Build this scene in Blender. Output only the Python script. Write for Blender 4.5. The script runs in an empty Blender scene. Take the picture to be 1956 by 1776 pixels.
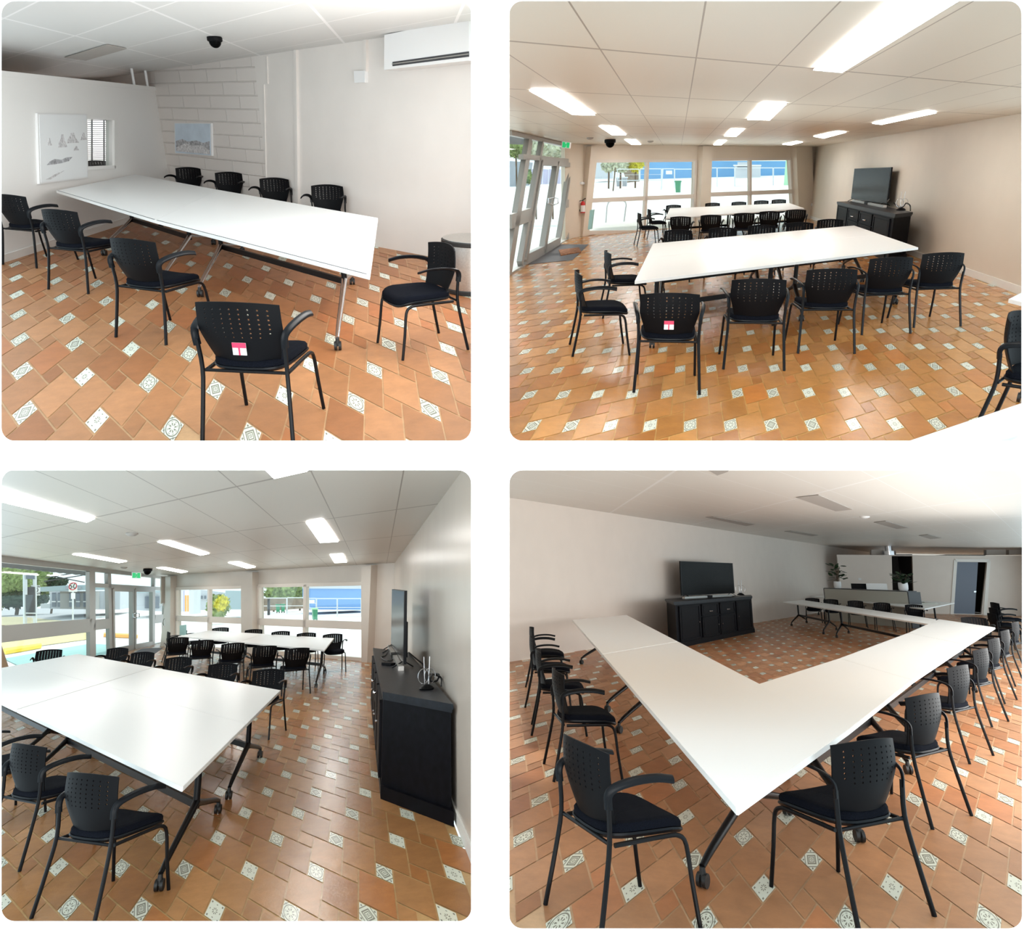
import bpy, bmesh, math, random
from mathutils import Vector, Matrix
R = math.radians
random.seed(7)
S = bpy.context.scene
COL = S.collection

# ------------------------------------------------------------------ camera, world, light, exposure
F = 1300.0            # focal length in pixels of the 1956 x 1776 frame
PX0, PY0 = 978.0, 750.0
W, H = 1956.0, 1776.0
cd = bpy.data.cameras.new('camera')
cam = bpy.data.objects.new('camera', cd)
COL.objects.link(cam)
S.camera = cam
cd.sensor_fit = 'HORIZONTAL'
cd.sensor_width = 36.0
cd.lens = 36.0 * F / W
cd.shift_y = -(H / 2 - PY0) / W
cd.clip_end = 2000
PITCH = math.atan((1109.0 - PY0) / F)
CAMZ = 1.8
cam.location = (0, 0, CAMZ)
cam.rotation_euler = (R(90) + PITCH, 0, 0)
CM = Matrix.Translation((0, 0, CAMZ)) @ Matrix.Rotation(R(90) + PITCH, 4, 'X')

wd = bpy.data.worlds.new('world')
S.world = wd
wd.use_nodes = True
bg = wd.node_tree.nodes['Background']
bg.inputs['Color'].default_value = (0.76, 0.93, 1.0, 1)
bg.inputs['Strength'].default_value = 1.35
S.view_settings.view_transform = 'Standard'
S.view_settings.look = 'None'
S.view_settings.gamma = 1.0
S.view_settings.exposure = 0.18
S.view_settings.use_curve_mapping = False


def area(name, m, sx, sy, e, color=(1, 1, 1)):
    l = bpy.data.lights.new(name, 'AREA')
    l.shape = 'RECTANGLE'
    l.size, l.size_y, l.energy, l.color = sx, sy, e, color
    o = bpy.data.objects.new(name, l)
    COL.objects.link(o)
    o.matrix_world = m
    return o


# added front fill behind the viewer, whitens the wall and brightens the rooms
area('front_fill', CM @ Matrix.Translation((0, 0.4, 3.2)), 9, 8, 1000, (1.0, 0.985, 0.96))
sl = bpy.data.lights.new('sun', 'SUN')
sl.energy, sl.angle, sl.color = 1.7, R(3), (1.0, 0.97, 0.92)
so = bpy.data.objects.new('sun', sl)
COL.objects.link(so)
so.rotation_euler = Vector((0.12, -0.35, -1.0)).to_track_quat('-Z', 'Y').to_euler()

# ------------------------------------------------------------------ rooms: each has its own floor and upright
class Room:
    def __init__(s, tag, hx, hy, slope, h, win):
        s.tag, s.h, s.win = tag, h, win
        ray = lambda x, y: Vector(((x - PX0) / F, -(y - PY0) / F, -1.0))
        a, b = ray(hx - 400, hy - 400 * slope), ray(hx + 400, hy + 400 * slope)
        up = a.cross(b).normalized()
        if up.y < 0:
            up = -up
        f = ray(hx, hy).normalized()
        x = f.cross(up).normalized()
        f = up.cross(x).normalized()
        s.R = Matrix((x, f, up)).transposed()       # columns = axes in camera space
        s.Rt = s.R.transposed()
        M = s.R.to_4x4()
        M.translation = -h * up
        s.M = CM @ M
        s.eye = Vector((0, 0, h))
        s.ceil = (2.6, 0.0, 0.0)

    def d(s, px, py):
        return s.Rt @ Vector(((px - PX0) / F, -(py - PY0) / F, -1.0))

    def P(s, px, py, z=0.0):
        d = s.d(px, py)
        return s.eye + d * ((z - s.h) / d.z)

    def Q(s, px, py, Y):
        d = s.d(px, py)
        return s.eye + d * (Y / d.y)

    def C(s, px, py, dz=0.0):                        # point on the ceiling plane
        a, b, c = s.ceil
        d = s.d(px, py)
        t = (a + dz - s.h) / (d.z - b * d.x - c * d.y)
        return s.eye + d * t

    def proj(s, p):
        c = s.R @ (Vector(p) - s.eye)
        return (PX0 + F * c.x / -c.z, PY0 - F * c.y / -c.z)

    def corner(s, px, pmid, pfl):
        """floor pixel (x, pfl) under the upright line that crosses pixel (px, pmid)"""
        x = px
        for _ in range(12):
            f = s.P(x, pfl, 0)
            lo, hi = 0.0, 8.0
            for _ in range(30):
                z = (lo + hi) / 2
                if s.proj((f.x, f.y, z))[1] > pmid:
                    lo = z
                else:
                    hi = z
            x += px - s.proj((f.x, f.y, z))[0]
        return (x, pfl)

    def fit_ceiling(s, cols):
        rows = []
        for c in cols:
            p = s.P(c[0], c[1], 0)
            if len(c) == 4:
                z = c[3]
            else:
                lo, hi = 0.0, 8.0
                for _ in range(40):
                    z = (lo + hi) / 2
                    if s.proj((p.x, p.y, z))[1] > c[2]:
                        lo = z
                    else:
                        hi = z
            rows.append((1.0, p.x, p.y, z))
        A = [[sum(r[i] * r[j] for r in rows) for j in range(3)] for i in range(3)]
        for i in range(3):
            A[i][i] += 1e-6
        B = [sum(r[i] * r[3] for r in rows) for i in range(3)]
        s.ceil = tuple(Matrix(A).inverted() @ Vector(B))


R1 = Room('top left', 450, 216, 0.025, 1.74, (0, 0, 900, 842))
R2 = Room('top right', 1464, 330, -0.03, 1.70, (973, 0, 1954, 842))
R3 = Room('bottom left', 450, 1122, -0.03, 1.95, (0, 898, 900, 1762))
R4 = Room('bottom right', 1464, 1095, 0.012, 1.65, (973, 898, 1955, 1776))
ROOMS = (R1, R2, R3, R4)
R1.fit_ceiling([(324, 396, 137), (900, 505, 47), (300, 830, 0, 2.62)])
R2.fit_ceiling([(1546, 417, 279), (1114, 450, 279), (1956, 565, 208), (973, 520, 244)])
R3.fit_ceiling([(752, 1266, 1073), (316, 1234, 1100), (900, 1644, 890), (0, 1300, 1063.5)])
R4.fit_ceiling([(973, 1264, 951), (1621, 1162, 1046), (1464, 1700, 0, 2.95)])



def side_light(name, room, px, side, Y0, Y1, z0, z1, e, color):
    """shopfront daylight: an upright rectangle along the room's side, standing in the plane seen at pixel px"""
    a, b = room.Q(px, room.win[1] + 420, Y0), room.Q(px, room.win[1] + 420, Y1)
    u = Vector((b.x - a.x, b.y - a.y, 0)).normalized()
    n = Vector((u.y, -u.x, 0)) * side                # into the room
    up = Vector((0, 0, 1))
    x = up.cross(-n).normalized()
    c = Vector(((a.x + b.x) / 2, (a.y + b.y) / 2, (z0 + z1) / 2))
    m = Matrix((x, up, -n)).transposed().to_4x4()
    m.translation = c
    area(name, room.M @ m, math.hypot(b.x - a.x, b.y - a.y), z1 - z0, e, color)


side_light('fill_right_of_top_left_room', R1, 936, -1, 3.8, 7.0, 0.9, 2.1, 90, (1.0, 0.97, 0.94))  # added lamp out of view, brightens the partition and table
side_light('fill_right_of_bottom_right_room', R4, 2050, -1, 6.0, 17.0, 0.3, 1.9, 250, (1.0, 0.95, 0.90))  # added lamp standing in for unseen windows on the right

# pixel helpers for the picked coordinates
c1 = lambda x, y: (x * .47418, y * .47418)
c2 = lambda x, y: (973 + x * .50256, y * .50256)
c3 = lambda x, y: (x * .49423, 898 + y * .49423)
c4 = lambda x, y: (973 + x * .50256, 898 + y * .50256)
za = lambda x, y: (973 + x * .2045, 230 + y * .2045)      # storefront of the top right room
zb = lambda x, y: (1340 + x * .23517, 270 + y * .23517)   # far right of the top right room
zc = lambda x, y: (x * .17382, 1060 + y * .17382)         # storefront of the bottom left room
zd = lambda x, y: (300 + x * .22495, 1060 + y * .22495)   # far windows of the bottom left room
ze = lambda x, y: (1480 + x * .24335, 1030 + y * .24335)  # far end of the bottom right room


# ------------------------------------------------------------------ materials
def mat(name, color, rough=0.5, metal=0.0, emit=None, noise=0.0, scale=20, bump=0.0, spec=0.5, alpha=None, bscale=None):
    m = bpy.data.materials.new(name)
    m.use_nodes = True
    nt = m.node_tree
    b = nt.nodes['Principled BSDF']
    b.inputs['Base Color'].default_value = (*color, 1)
    b.inputs['Roughness'].default_value = rough
    b.inputs['Metallic'].default_value = metal
    b.inputs['Specular IOR Level'].default_value = spec
    if emit:
        b.inputs['Emission Color'].default_value = (*emit[0], 1)
        b.inputs['Emission Strength'].default_value = emit[1]
    if noise or bump:
        tc = nt.nodes.new('ShaderNodeTexCoord')
        n = nt.nodes.new('ShaderNodeTexNoise')
        n.inputs['Scale'].default_value = scale
        n.inputs['Detail'].default_value = 5
        nt.links.new(tc.outputs['Object'], n.inputs['Vector'])
        if noise:
            mr = nt.nodes.new('ShaderNodeMapRange')
            mr.inputs['From Min'].default_value = 0.3
            mr.inputs['From Max'].default_value = 0.7
            mr.inputs['To Min'].default_value = 1 - noise
            mr.inputs['To Max'].default_value = 1 + noise
            nt.links.new(n.outputs['Fac'], mr.inputs['Value'])
            mx = nt.nodes.new('ShaderNodeVectorMath')
            mx.operation = 'SCALE'
            mx.inputs[0].default_value = color
            nt.links.new(mr.outputs['Result'], mx.inputs['Scale'])
            nt.links.new(mx.outputs[0], b.inputs['Base Color'])
        if bump:
            n2 = n
            if bscale:
                n2 = nt.nodes.new('ShaderNodeTexNoise')
                n2.inputs['Scale'].default_value = bscale
                nt.links.new(tc.outputs['Object'], n2.inputs['Vector'])
            bp = nt.nodes.new('ShaderNodeBump')
            bp.inputs['Strength'].default_value = bump
            bp.inputs['Distance'].default_value = 0.01
            nt.links.new(n2.outputs['Fac'], bp.inputs['Height'])
            nt.links.new(bp.outputs[0], b.inputs['Normal'])
    return m


def glass_mat(name, tint=(1, 1, 1), gloss=0.06):
    m = bpy.data.materials.new(name)
    m.use_nodes = True
    nt = m.node_tree
    nt.nodes.clear()
    out = nt.nodes.new('ShaderNodeOutputMaterial')
    mix = nt.nodes.new('ShaderNodeMixShader')
    tr = nt.nodes.new('ShaderNodeBsdfTransparent')
    gl = nt.nodes.new('ShaderNodeBsdfGlossy')
    tr.inputs['Color'].default_value = (*tint, 1)
    gl.inputs['Roughness'].default_value = 0.02
    mix.inputs[0].default_value = gloss
    nt.links.new(tr.outputs[0], mix.inputs[1])
    nt.links.new(gl.outputs[0], mix.inputs[2])
    nt.links.new(mix.outputs[0], out.inputs[0])
    return m


def tile_mat(name, tint=(1, 1, 1), rough=0.3):
    m = bpy.data.materials.new(name)
    m.use_nodes = True
    nt = m.node_tree
    b = nt.nodes['Principled BSDF']
    b.inputs['Roughness'].default_value = rough
    at = nt.nodes.new('ShaderNodeVertexColor')
    at.layer_name = 'tone'
    tc = nt.nodes.new('ShaderNodeTexCoord')
    n = nt.nodes.new('ShaderNodeTexNoise')
    n.inputs['Scale'].default_value = 7
    n.inputs['Detail'].default_value = 8
    n.inputs['Roughness'].default_value = 0.7
    nt.links.new(tc.outputs['Object'], n.inputs['Vector'])
    mr = nt.nodes.new('ShaderNodeMapRange')
    mr.inputs['From Min'].default_value = 0.3
    mr.inputs['From Max'].default_value = 0.7
    mr.inputs['To Min'].default_value = 0.84
    mr.inputs['To Max'].default_value = 1.14
    nt.links.new(n.outputs['Fac'], mr.inputs['Value'])
    vm = nt.nodes.new('ShaderNodeVectorMath')
    vm.operation = 'SCALE'
    nt.links.new(at.outputs['Color'], vm.inputs[0])
    nt.links.new(mr.outputs['Result'], vm.inputs['Scale'])
    v2 = nt.nodes.new('ShaderNodeVectorMath')
    v2.operation = 'MULTIPLY'
    v2.inputs[1].default_value = tint
    nt.links.new(vm.outputs[0], v2.inputs[0])
    nt.links.new(v2.outputs[0], b.inputs['Base Color'])
    bp = nt.nodes.new('ShaderNodeBump')
    bp.inputs['Strength'].default_value = 0.25
    bp.inputs['Distance'].default_value = 0.01
    nt.links.new(n.outputs['Fac'], bp.inputs['Height'])
    nt.links.new(bp.outputs[0], b.inputs['Normal'])
    return m


def deco_mat(name, kind, ink=(0.16, 0.15, 0.11), base=(0.78, 0.80, 0.68)):
    """cream tile with a printed motif: kind 0 diamond, 1 circle and flower, 2 small flower and corner marks"""
    m = bpy.data.materials.new(name)
    m.use_nodes = True
    nt = m.node_tree
    N, L = nt.nodes, nt.links
    b = N['Principled BSDF']
    b.inputs['Roughness'].default_value = 0.25

    def mth(op, a, c=None):
        n = N.new('ShaderNodeMath')
        n.operation = op
        for i, v in enumerate((a, c)):
            if v is None:
                continue
            if isinstance(v, (int, float)):
                n.inputs[i].default_value = v
            else:
                L.new(v, n.inputs[i])
        return n.outputs[0]
    uv = N.new('ShaderNodeUVMap')
    uv.uv_map = 'motif'
    sp = N.new('ShaderNodeSeparateXYZ')
    L.new(uv.outputs[0], sp.inputs[0])
    x, y = mth('ABSOLUTE', sp.outputs[0]), mth('ABSOLUTE', sp.outputs[1])
    dia = mth('ADD', x, y)
    r = mth('SQRT', mth('ADD', mth('MULTIPLY', x, x), mth('MULTIPLY', y, y)))
    ang = mth('ARCTAN2', sp.outputs[1], sp.outputs[0])
    band = lambda v, lo, hi: mth('MULTIPLY', mth('GREATER_THAN', v, lo), mth('LESS_THAN', v, hi))
    petals = mth('GREATER_THAN', mth('COSINE', mth('MULTIPLY', ang, 8)), 0.1)
    corner = mth('MULTIPLY', mth('GREATER_THAN', mth('MINIMUM', x, y), 0.66), mth('LESS_THAN', mth('MAXIMUM', x, y), 0.86))
    if kind == 0:
        f = mth('MAXIMUM', band(dia, 0.60, 0.80), mth('MAXIMUM', band(dia, 0.36, 0.50), band(dia, 0.1, 0.2)))
        f = mth('MAXIMUM', f, band(dia, 1.15, 1.30))
    elif kind == 1:
        f = mth('MAXIMUM', mth('MULTIPLY', band(r, 0.22, 0.5), petals), band(r, 0.78, 0.90))
        f = mth('MAXIMUM', f, mth('MULTIPLY', band(r, 0.62, 0.68), petals))
        f = mth('MAXIMUM', f, band(dia, 1.42, 1.56))
    else:
        f = mth('MULTIPLY', band(r, 0.14, 0.36), petals)
        f = mth('MAXIMUM', f, mth('MULTIPLY', band(r, 0.66, 0.76), mth('GREATER_THAN', mth('COSINE', mth('MULTIPLY', ang, 4)), 0.88)))
    f = mth('MAXIMUM', f, corner)
    mx = N.new('ShaderNodeMixRGB')
    mx.inputs[1].default_value = (*base, 1)
    mx.inputs[2].default_value = (*ink, 1)
    L.new(mth('MULTIPLY', f, 0.85), mx.inputs[0])
    L.new(mx.outputs[0], b.inputs['Base Color'])
    return m


def ceiling_mat(name, color, line, w=0.012, var=0.02, rough=0.4):
    """boards set in a grid: the grid lines run along whole numbers of the panel coordinates"""
    m = bpy.data.materials.new(name)
    m.use_nodes = True
    nt = m.node_tree
    N, L = nt.nodes, nt.links
    b = N['Principled BSDF']
    b.inputs['Roughness'].default_value = rough
    uv = N.new('ShaderNodeUVMap')
    uv.uv_map = 'grid'
    sp = N.new('ShaderNodeSeparateXYZ')
    L.new(uv.outputs[0], sp.inputs[0])

    def near(v, ww):
        a = N.new('ShaderNodeMath'); a.operation = 'PINGPONG'; a.inputs[1].default_value = 0.5
        L.new(v, a.inputs[0])
        c = N.new('ShaderNodeMath'); c.operation = 'LESS_THAN'; c.inputs[1].default_value = ww
        L.new(a.outputs[0], c.inputs[0])
        return c.outputs[0]
    mxm = N.new('ShaderNodeMath'); mxm.operation = 'MAXIMUM'
    L.new(near(sp.outputs[0], w), mxm.inputs[0])
    L.new(near(sp.outputs[1], w), mxm.inputs[1])
    mx = N.new('ShaderNodeMixRGB')
    mx.inputs[1].default_value = (*color, 1)
    mx.inputs[2].default_value = (*line, 1)
    L.new(mxm.outputs[0], mx.inputs[0])
    L.new(mx.outputs[0], b.inputs['Base Color'])
    return m


def block_mat(name, color):
    """painted concrete blocks: shallow joints pressed into one paint colour"""
    m = mat(name, color, 0.6)
    nt = m.node_tree
    N, L = nt.nodes, nt.links
    tc = N.new('ShaderNodeUVMap')
    tc.uv_map = 'metres'
    br = N.new('ShaderNodeTexBrick')
    br.inputs['Scale'].default_value = 1.0
    br.inputs['Brick Width'].default_value = 0.9
    br.inputs['Row Height'].default_value = 0.2
    br.inputs['Mortar Size'].default_value = 0.012
    br.inputs['Mortar Smooth'].default_value = 0.7
    br.inputs['Color1'].default_value = (1, 1, 1, 1)
    br.inputs['Color2'].default_value = (1, 1, 1, 1)
    br.inputs['Mortar'].default_value = (0, 0, 0, 1)
    L.new(tc.outputs[0], br.inputs['Vector'])
    bp = N.new('ShaderNodeBump')
    bp.inputs['Strength'].default_value = 0.7
    bp.inputs['Distance'].default_value = 0.02
    L.new(br.outputs['Color'], bp.inputs['Height'])
    L.new(bp.outputs[0], N['Principled BSDF'].inputs['Normal'])
    return m


M = {}
M['page'] = mat('white_paint', (0.98, 0.98, 0.98), 0.9, spec=0.0)
M['wall1'] = mat('warm_white_paint', (0.80, 0.755, 0.715), 0.65, noise=0.02, scale=2)
M['block1'] = block_mat('painted_block', (0.78, 0.73, 0.69))
M['part1'] = mat('bright_white_paint', (0.90, 0.89, 0.87), 0.5)
M['wall2'] = mat('cream_paint_top_right', (0.76, 0.67, 0.56), 0.45, noise=0.02, scale=2)
M['wall3'] = mat('cream_paint_bottom_left', (0.64, 0.57, 0.50), 0.26, noise=0.02, scale=2)
M['wall4'] = mat('cream_paint_bottom_right', (0.79, 0.715, 0.65), 0.5, noise=0.02, scale=2)
M['ceil1'] = ceiling_mat('ceiling_boards_white', (0.74, 0.75, 0.74), (0.95, 0.95, 0.95), 0.012)
M['ceil2'] = ceiling_mat('ceiling_boards_cream', (0.72, 0.67, 0.58), (0.36, 0.31, 0.26), 0.008)
M['ceil3'] = ceiling_mat('ceiling_boards_grey', (0.58, 0.55, 0.50), (0.30, 0.27, 0.24), 0.008)
M['ceil4'] = ceiling_mat('ceiling_boards_pale', (0.78, 0.75, 0.70), (0.88, 0.87, 0.85), 0.008)
M['skirt'] = mat('skirting_paint', (0.86, 0.84, 0.80), 0.4)
M['plastic'] = mat('black_plastic', (0.004, 0.004, 0.005), 0.5, spec=0.10)
M['plastic_edge'] = mat('black_plastic_gloss', (0.005, 0.006, 0.008), 0.35, spec=0.16)
M['metalb'] = mat('black_metal', (0.004, 0.004, 0.005), 0.35, spec=0.2)
M['fabric'] = mat('black_mesh_fabric', (0.004, 0.005, 0.009), 0.9, spec=0.08, noise=0.35, scale=260, bump=0.6)
M['top'] = mat('white_laminate', (0.90, 0.90, 0.89), 0.32)
M['edge'] = mat('white_edging', (0.82, 0.82, 0.80), 0.4)
M['dline'] = mat('dark_edging_line', (0.05, 0.05, 0.06), 0.4)
M['chrome'] = mat('polished_alloy', (0.72, 0.73, 0.76), 0.2, metal=1)
M['rubber'] = mat('black_rubber', (0.012, 0.012, 0.012), 0.5)
M['wood'] = mat('black_stained_timber', (0.003, 0.003, 0.005), 0.5, spec=0.10, noise=0.5, scale=14)
M['woodtop'] = mat('black_stained_top', (0.007, 0.009, 0.014), 0.4, spec=0.25, noise=0.5, scale=12)
M['screen'] = mat('black_screen', (0.003, 0.003, 0.003), 0.22, spec=0.03)
M['steel'] = mat('brushed_steel', (0.55, 0.53, 0.50), 0.3, metal=1, noise=0.1, scale=60)
M['alu'] = mat('grey_aluminium', (0.40, 0.39, 0.37), 0.42, metal=0.3)
M['frame2'] = mat('cream_window_frame', (0.74, 0.67, 0.60), 0.4)
M['white'] = mat('white_plastic', (0.84, 0.84, 0.84), 0.35)
M['lamp'] = mat('lit_diffuser', (1, 1, 1), 0.5, emit=((1, 0.98, 0.95), 11))
M['lampoff'] = mat('unlit_diffuser', (0.45, 0.42, 0.39), 0.5)
M['glass'] = glass_mat('window_glass', (0.97, 0.99, 0.98), 0.05)
M['matgrey'] = mat('grey_mat_pile', (0.13, 0.13, 0.14), 0.95, noise=0.2, scale=90)
M['coir'] = mat('brown_coir', (0.30, 0.12, 0.05), 0.95, noise=0.6, scale=18)
M['red'] = mat('red_enamel', (0.55, 0.02, 0.02), 0.3)
M['pink'] = mat('red_label_ink', (0.75, 0.03, 0.10), 0.5)
M['green'] = mat('exit_sign_green', (0.0, 0.35, 0.10), 0.4, emit=((0.0, 0.5, 0.16), 0.5))
M['doorblue'] = mat('blue_grey_door_paint', (0.16, 0.19, 0.25), 0.4)
M['dark'] = mat('unlit_room_dark', (0.06, 0.055, 0.05), 0.8)  # colour carries the dark of the unlit back rooms
M['counter'] = mat('grey_green_laminate', (0.48, 0.475, 0.42), 0.45)
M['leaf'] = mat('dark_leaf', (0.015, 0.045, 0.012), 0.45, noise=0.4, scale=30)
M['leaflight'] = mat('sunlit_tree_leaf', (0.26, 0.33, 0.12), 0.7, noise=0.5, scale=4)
M['leafyellow'] = mat('yellow_green_leaf', (0.62, 0.55, 0.05), 0.7, noise=0.4, scale=6)
M['leafpale'] = mat('pale_green_leaf', (0.62, 0.63, 0.48), 0.7, noise=0.4, scale=4)
M['bark'] = mat('bark', (0.13, 0.09, 0.06), 0.9)
M['concrete'] = mat('pale_concrete', (0.92, 0.90, 0.87), 0.9, noise=0.04, scale=3)
M['road'] = mat('sunlit_asphalt', (0.42, 0.42, 0.43), 0.9, noise=0.08, scale=2)
M['grass'] = mat('dry_grass', (0.48, 0.42, 0.26), 0.95, noise=0.25, scale=6)
M['gravel'] = mat('yellow_gravel', (0.68, 0.58, 0.28), 0.95, noise=0.25, scale=14)
M['teal'] = mat('pale_teal_paving', (0.36, 0.60, 0.58), 0.8, noise=0.05, scale=6)
M['yellow'] = mat('yellow_kerb_paint', (0.95, 0.70, 0.02), 0.6)
M['orange'] = mat('orange_paint', (0.95, 0.45, 0.10), 0.6)
M['bluewall'] = mat('blue_painted_wall', (0.17, 0.40, 0.68), 0.7, noise=0.06, scale=.3)
M['bluewall2'] = mat('blue_render', (0.22, 0.42, 0.78), 0.7, noise=0.05, scale=.3)
M['shed'] = mat('white_cladding', (0.62, 0.64, 0.68), 0.6)
M['shadow_grey'] = mat('grey_cladding', (0.36, 0.38, 0.42), 0.6)  # one even grey for cladding, fascia and bin bodies
M['wingrey'] = mat('grey_window', (0.16, 0.18, 0.22), 0.2)
M['lilac'] = mat('lilac_panel', (0.62, 0.58, 0.74), 0.6)
M['bin'] = mat('green_bin_plastic', (0.05, 0.28, 0.15), 0.4)
M['binlid'] = mat('pale_green_lid', (0.45, 0.75, 0.50), 0.4)
M['galv'] = mat('galvanised_wire', (0.70, 0.72, 0.74), 0.4, metal=0.3)
M['fence'] = mat('brown_fence_timber', (0.28, 0.22, 0.17), 0.8, noise=0.3, scale=3)
M['container'] = mat('pale_blue_steel', (0.36, 0.45, 0.48), 0.6)
M['awning'] = mat('grey_awning', (0.22, 0.21, 0.21), 0.8)
M['signdark'] = mat('dark_sign_panel', (0.05, 0.05, 0.055), 0.3)
M['easel'] = mat('varnished_timber', (0.22, 0.12, 0.05), 0.4)
M['paper'] = mat('print_paper', (0.88, 0.90, 0.91), 0.6)
M['ink'] = mat('grey_print_ink', (0.42, 0.42, 0.44), 0.7, noise=0.5, scale=22)
M['inkblue'] = mat('pale_blue_print', (0.62, 0.72, 0.82), 0.7, noise=0.1, scale=3)
M['cable'] = mat('black_cable', (0.015, 0.015, 0.015), 0.5)
M['blacktxt'] = mat('black_lettering', (0.02, 0.02, 0.02), 0.6)
M['redring'] = mat('red_sign_ring', (0.65, 0.03, 0.06), 0.5)
DECO = [deco_mat('patterned_tile_diamond', 0), deco_mat('patterned_tile_circle', 1), deco_mat('patterned_tile_flower', 2)]


# ------------------------------------------------------------------ object helpers
def tagp(o, label=None, cat=None, group=None, kind=None):
    if label:
        o['label'] = label
    if cat:
        o['category'] = cat
    if group:
        o['group'] = group
    if kind:
        o['kind'] = kind
    return o


def obj(name, bm, m, parent=None, world=None, smooth=False, mats=None):
    me = bpy.data.meshes.new(name)
    bmesh.ops.recalc_face_normals(bm, faces=bm.faces)
    bm.to_mesh(me)
    bm.free()
    for x in (mats or [m]):
        me.materials.append(x)
    if smooth:
        for p in me.polygons:
            p.use_smooth = True
        try:
            me.set_sharp_from_angle(angle=R(40))
        except Exception:
            pass
    o = bpy.data.objects.new(name, me)
    COL.objects.link(o)
    if parent:
        o.parent = parent
    if world is not None:
        o.matrix_world = world
    return o


def thing(name, label, cat, world, group=None, kind=None):
    o = bpy.data.objects.new(name, None)
    o.empty_display_size = 0.1
    COL.objects.link(o)
    o.matrix_world = world
    return tagp(o, label, cat, group, kind)


def copy_tree(o, parent=None):
    c = o.copy()
    COL.objects.link(c)
    if parent:
        c.parent = parent
    for ch in list(o.children):
        copy_tree(ch, c)
    return c


def box(bm, a, b):
    xs, ys, zs = (a[0], b[0]), (a[1], b[1]), (a[2], b[2])
    v = [bm.verts.new((xs[i & 1], ys[(i >> 1) & 1], zs[(i >> 2) & 1])) for i in range(8)]
    for f in ((0, 1, 3, 2), (4, 6, 7, 5), (0, 4, 5, 1), (2, 3, 7, 6), (0, 2, 6, 4), (1, 5, 7, 3)):
        bm.faces.new([v[i] for i in f])
    return v


def prism(bm, pts, off):
    """solid between polygon pts and the same polygon moved by off"""
    off = Vector(off)
    a = [bm.verts.new(p) for p in pts]
    b = [bm.verts.new(Vector(p) + off) for p in pts]
    bm.faces.new(a)
    bm.faces.new(b[::-1])
    n = len(a)
    for i in range(n):
        bm.faces.new((a[i], a[(i + 1) % n], b[(i + 1) % n], b[i]))


def loft(bm, rings, closed=True, cap=True):
    vs = [[bm.verts.new(p) for p in r] for r in rings]
    n = len(vs[0])
    for i in range(len(vs) - 1):
        for j in range(n if closed else n - 1):
            k = (j + 1) % n
            bm.faces.new((vs[i][j], vs[i][k], vs[i + 1][k], vs[i + 1][j]))
    if cap and closed:
        bm.faces.new(vs[0][::-1])
        bm.faces.new(vs[-1])


def tube(bm, pts, r, seg=8, r2=None, flat=1.0):
    pts = [Vector(p) for p in pts]
    rings = []
    t0 = (pts[1] - pts[0]).normalized()
    n = t0.orthogonal().normalized()
    if abs(t0.z) < 0.9:
        n = Vector((0, 0, 1)).cross(t0).normalized()
    for i, p in enumerate(pts):
        if i == 0:
            t = pts[1] - pts[0]
        elif i == len(pts) - 1:
            t = pts[-1] - pts[-2]
        else:
            t = (pts[i + 1] - p).normalized() + (p - pts[i - 1]).normalized()
        t.normalize()
        n = (n - t * n.dot(t)).normalized()
        b = t.cross(n)
        rr = r if r2 is None else r + (r2 - r) * i / (len(pts) - 1)
        rings.append([p + n * math.cos(2 * math.pi * k / seg) * rr + b * math.sin(2 * math.pi * k / seg) * rr * flat for k in range(seg)])
    loft(bm, rings)


def smooth_path(pts, n=4):
    """Catmull-Rom through pts"""
    pts = [Vector(p) for p in pts]
    P = [pts[0] * 2 - pts[1]] + pts + [pts[-1] * 2 - pts[-2]]
    out = []
    for i in range(1, len(P) - 2):
        for k in range(n):
            t = k / n
            a, b, c, d = P[i - 1], P[i], P[i + 1], P[i + 2]
            out.append(0.5 * ((2 * b) + (c - a) * t + (2 * a - 5 * b + 4 * c - d) * t * t + (3 * b - a - 3 * c + d) * t ** 3))
    out.append(pts[-1])
    return out


def cyl(bm, p, axis, r, l, seg=16):
    p, axis = Vector(p), Vector(axis).normalized()
    tube(bm, [p - axis * l / 2, p + axis * l / 2], r, seg)


def lathe(bm, prof, seg=20):
    rings = [[Vector((r * math.cos(2 * math.pi * k / seg), r * math.sin(2 * math.pi * k / seg), z)) for k in range(seg)] for r, z in prof]
    loft(bm, rings)


def fill2d(name, outer, holes, m4, thick, m, parent=None, world=None):
    """flat plate with holes: 2D outline -> mesh of thickness `thick` along the local +z of m4"""
    cu = bpy.data.curves.new(name, 'CURVE')
    cu.dimensions = '2D'
    cu.fill_mode = 'BOTH'
    cu.extrude = thick / 2
    for ring in [outer] + holes:
        sp = cu.splines.new('POLY')
        sp.points.add(len(ring) - 1)
        for i, p in enumerate(ring):
            sp.points[i].co = (p[0], p[1], 0, 1)
        sp.use_cyclic_u = True
    t = bpy.data.objects.new('tmp', cu)
    COL.objects.link(t)
    bpy.context.view_layer.update()
    me = bpy.data.meshes.new_from_object(t.evaluated_get(bpy.context.evaluated_depsgraph_get()))
    bpy.data.objects.remove(t)
    me.name = name
    uvl = me.uv_layers.new(name='metres')
    for lp in me.loops:
        uvl.data[lp.index].uv = me.vertices[lp.vertex_index].co[:2]
    me.transform(m4 @ Matrix.Translation((0, 0, thick / 2)))
    me.materials.clear()
    me.materials.append(m)
    o = bpy.data.objects.new(name, me)
    COL.objects.link(o)
    if parent:
        o.parent = parent
    if world is not None:
        o.matrix_world = world
    return o


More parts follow.
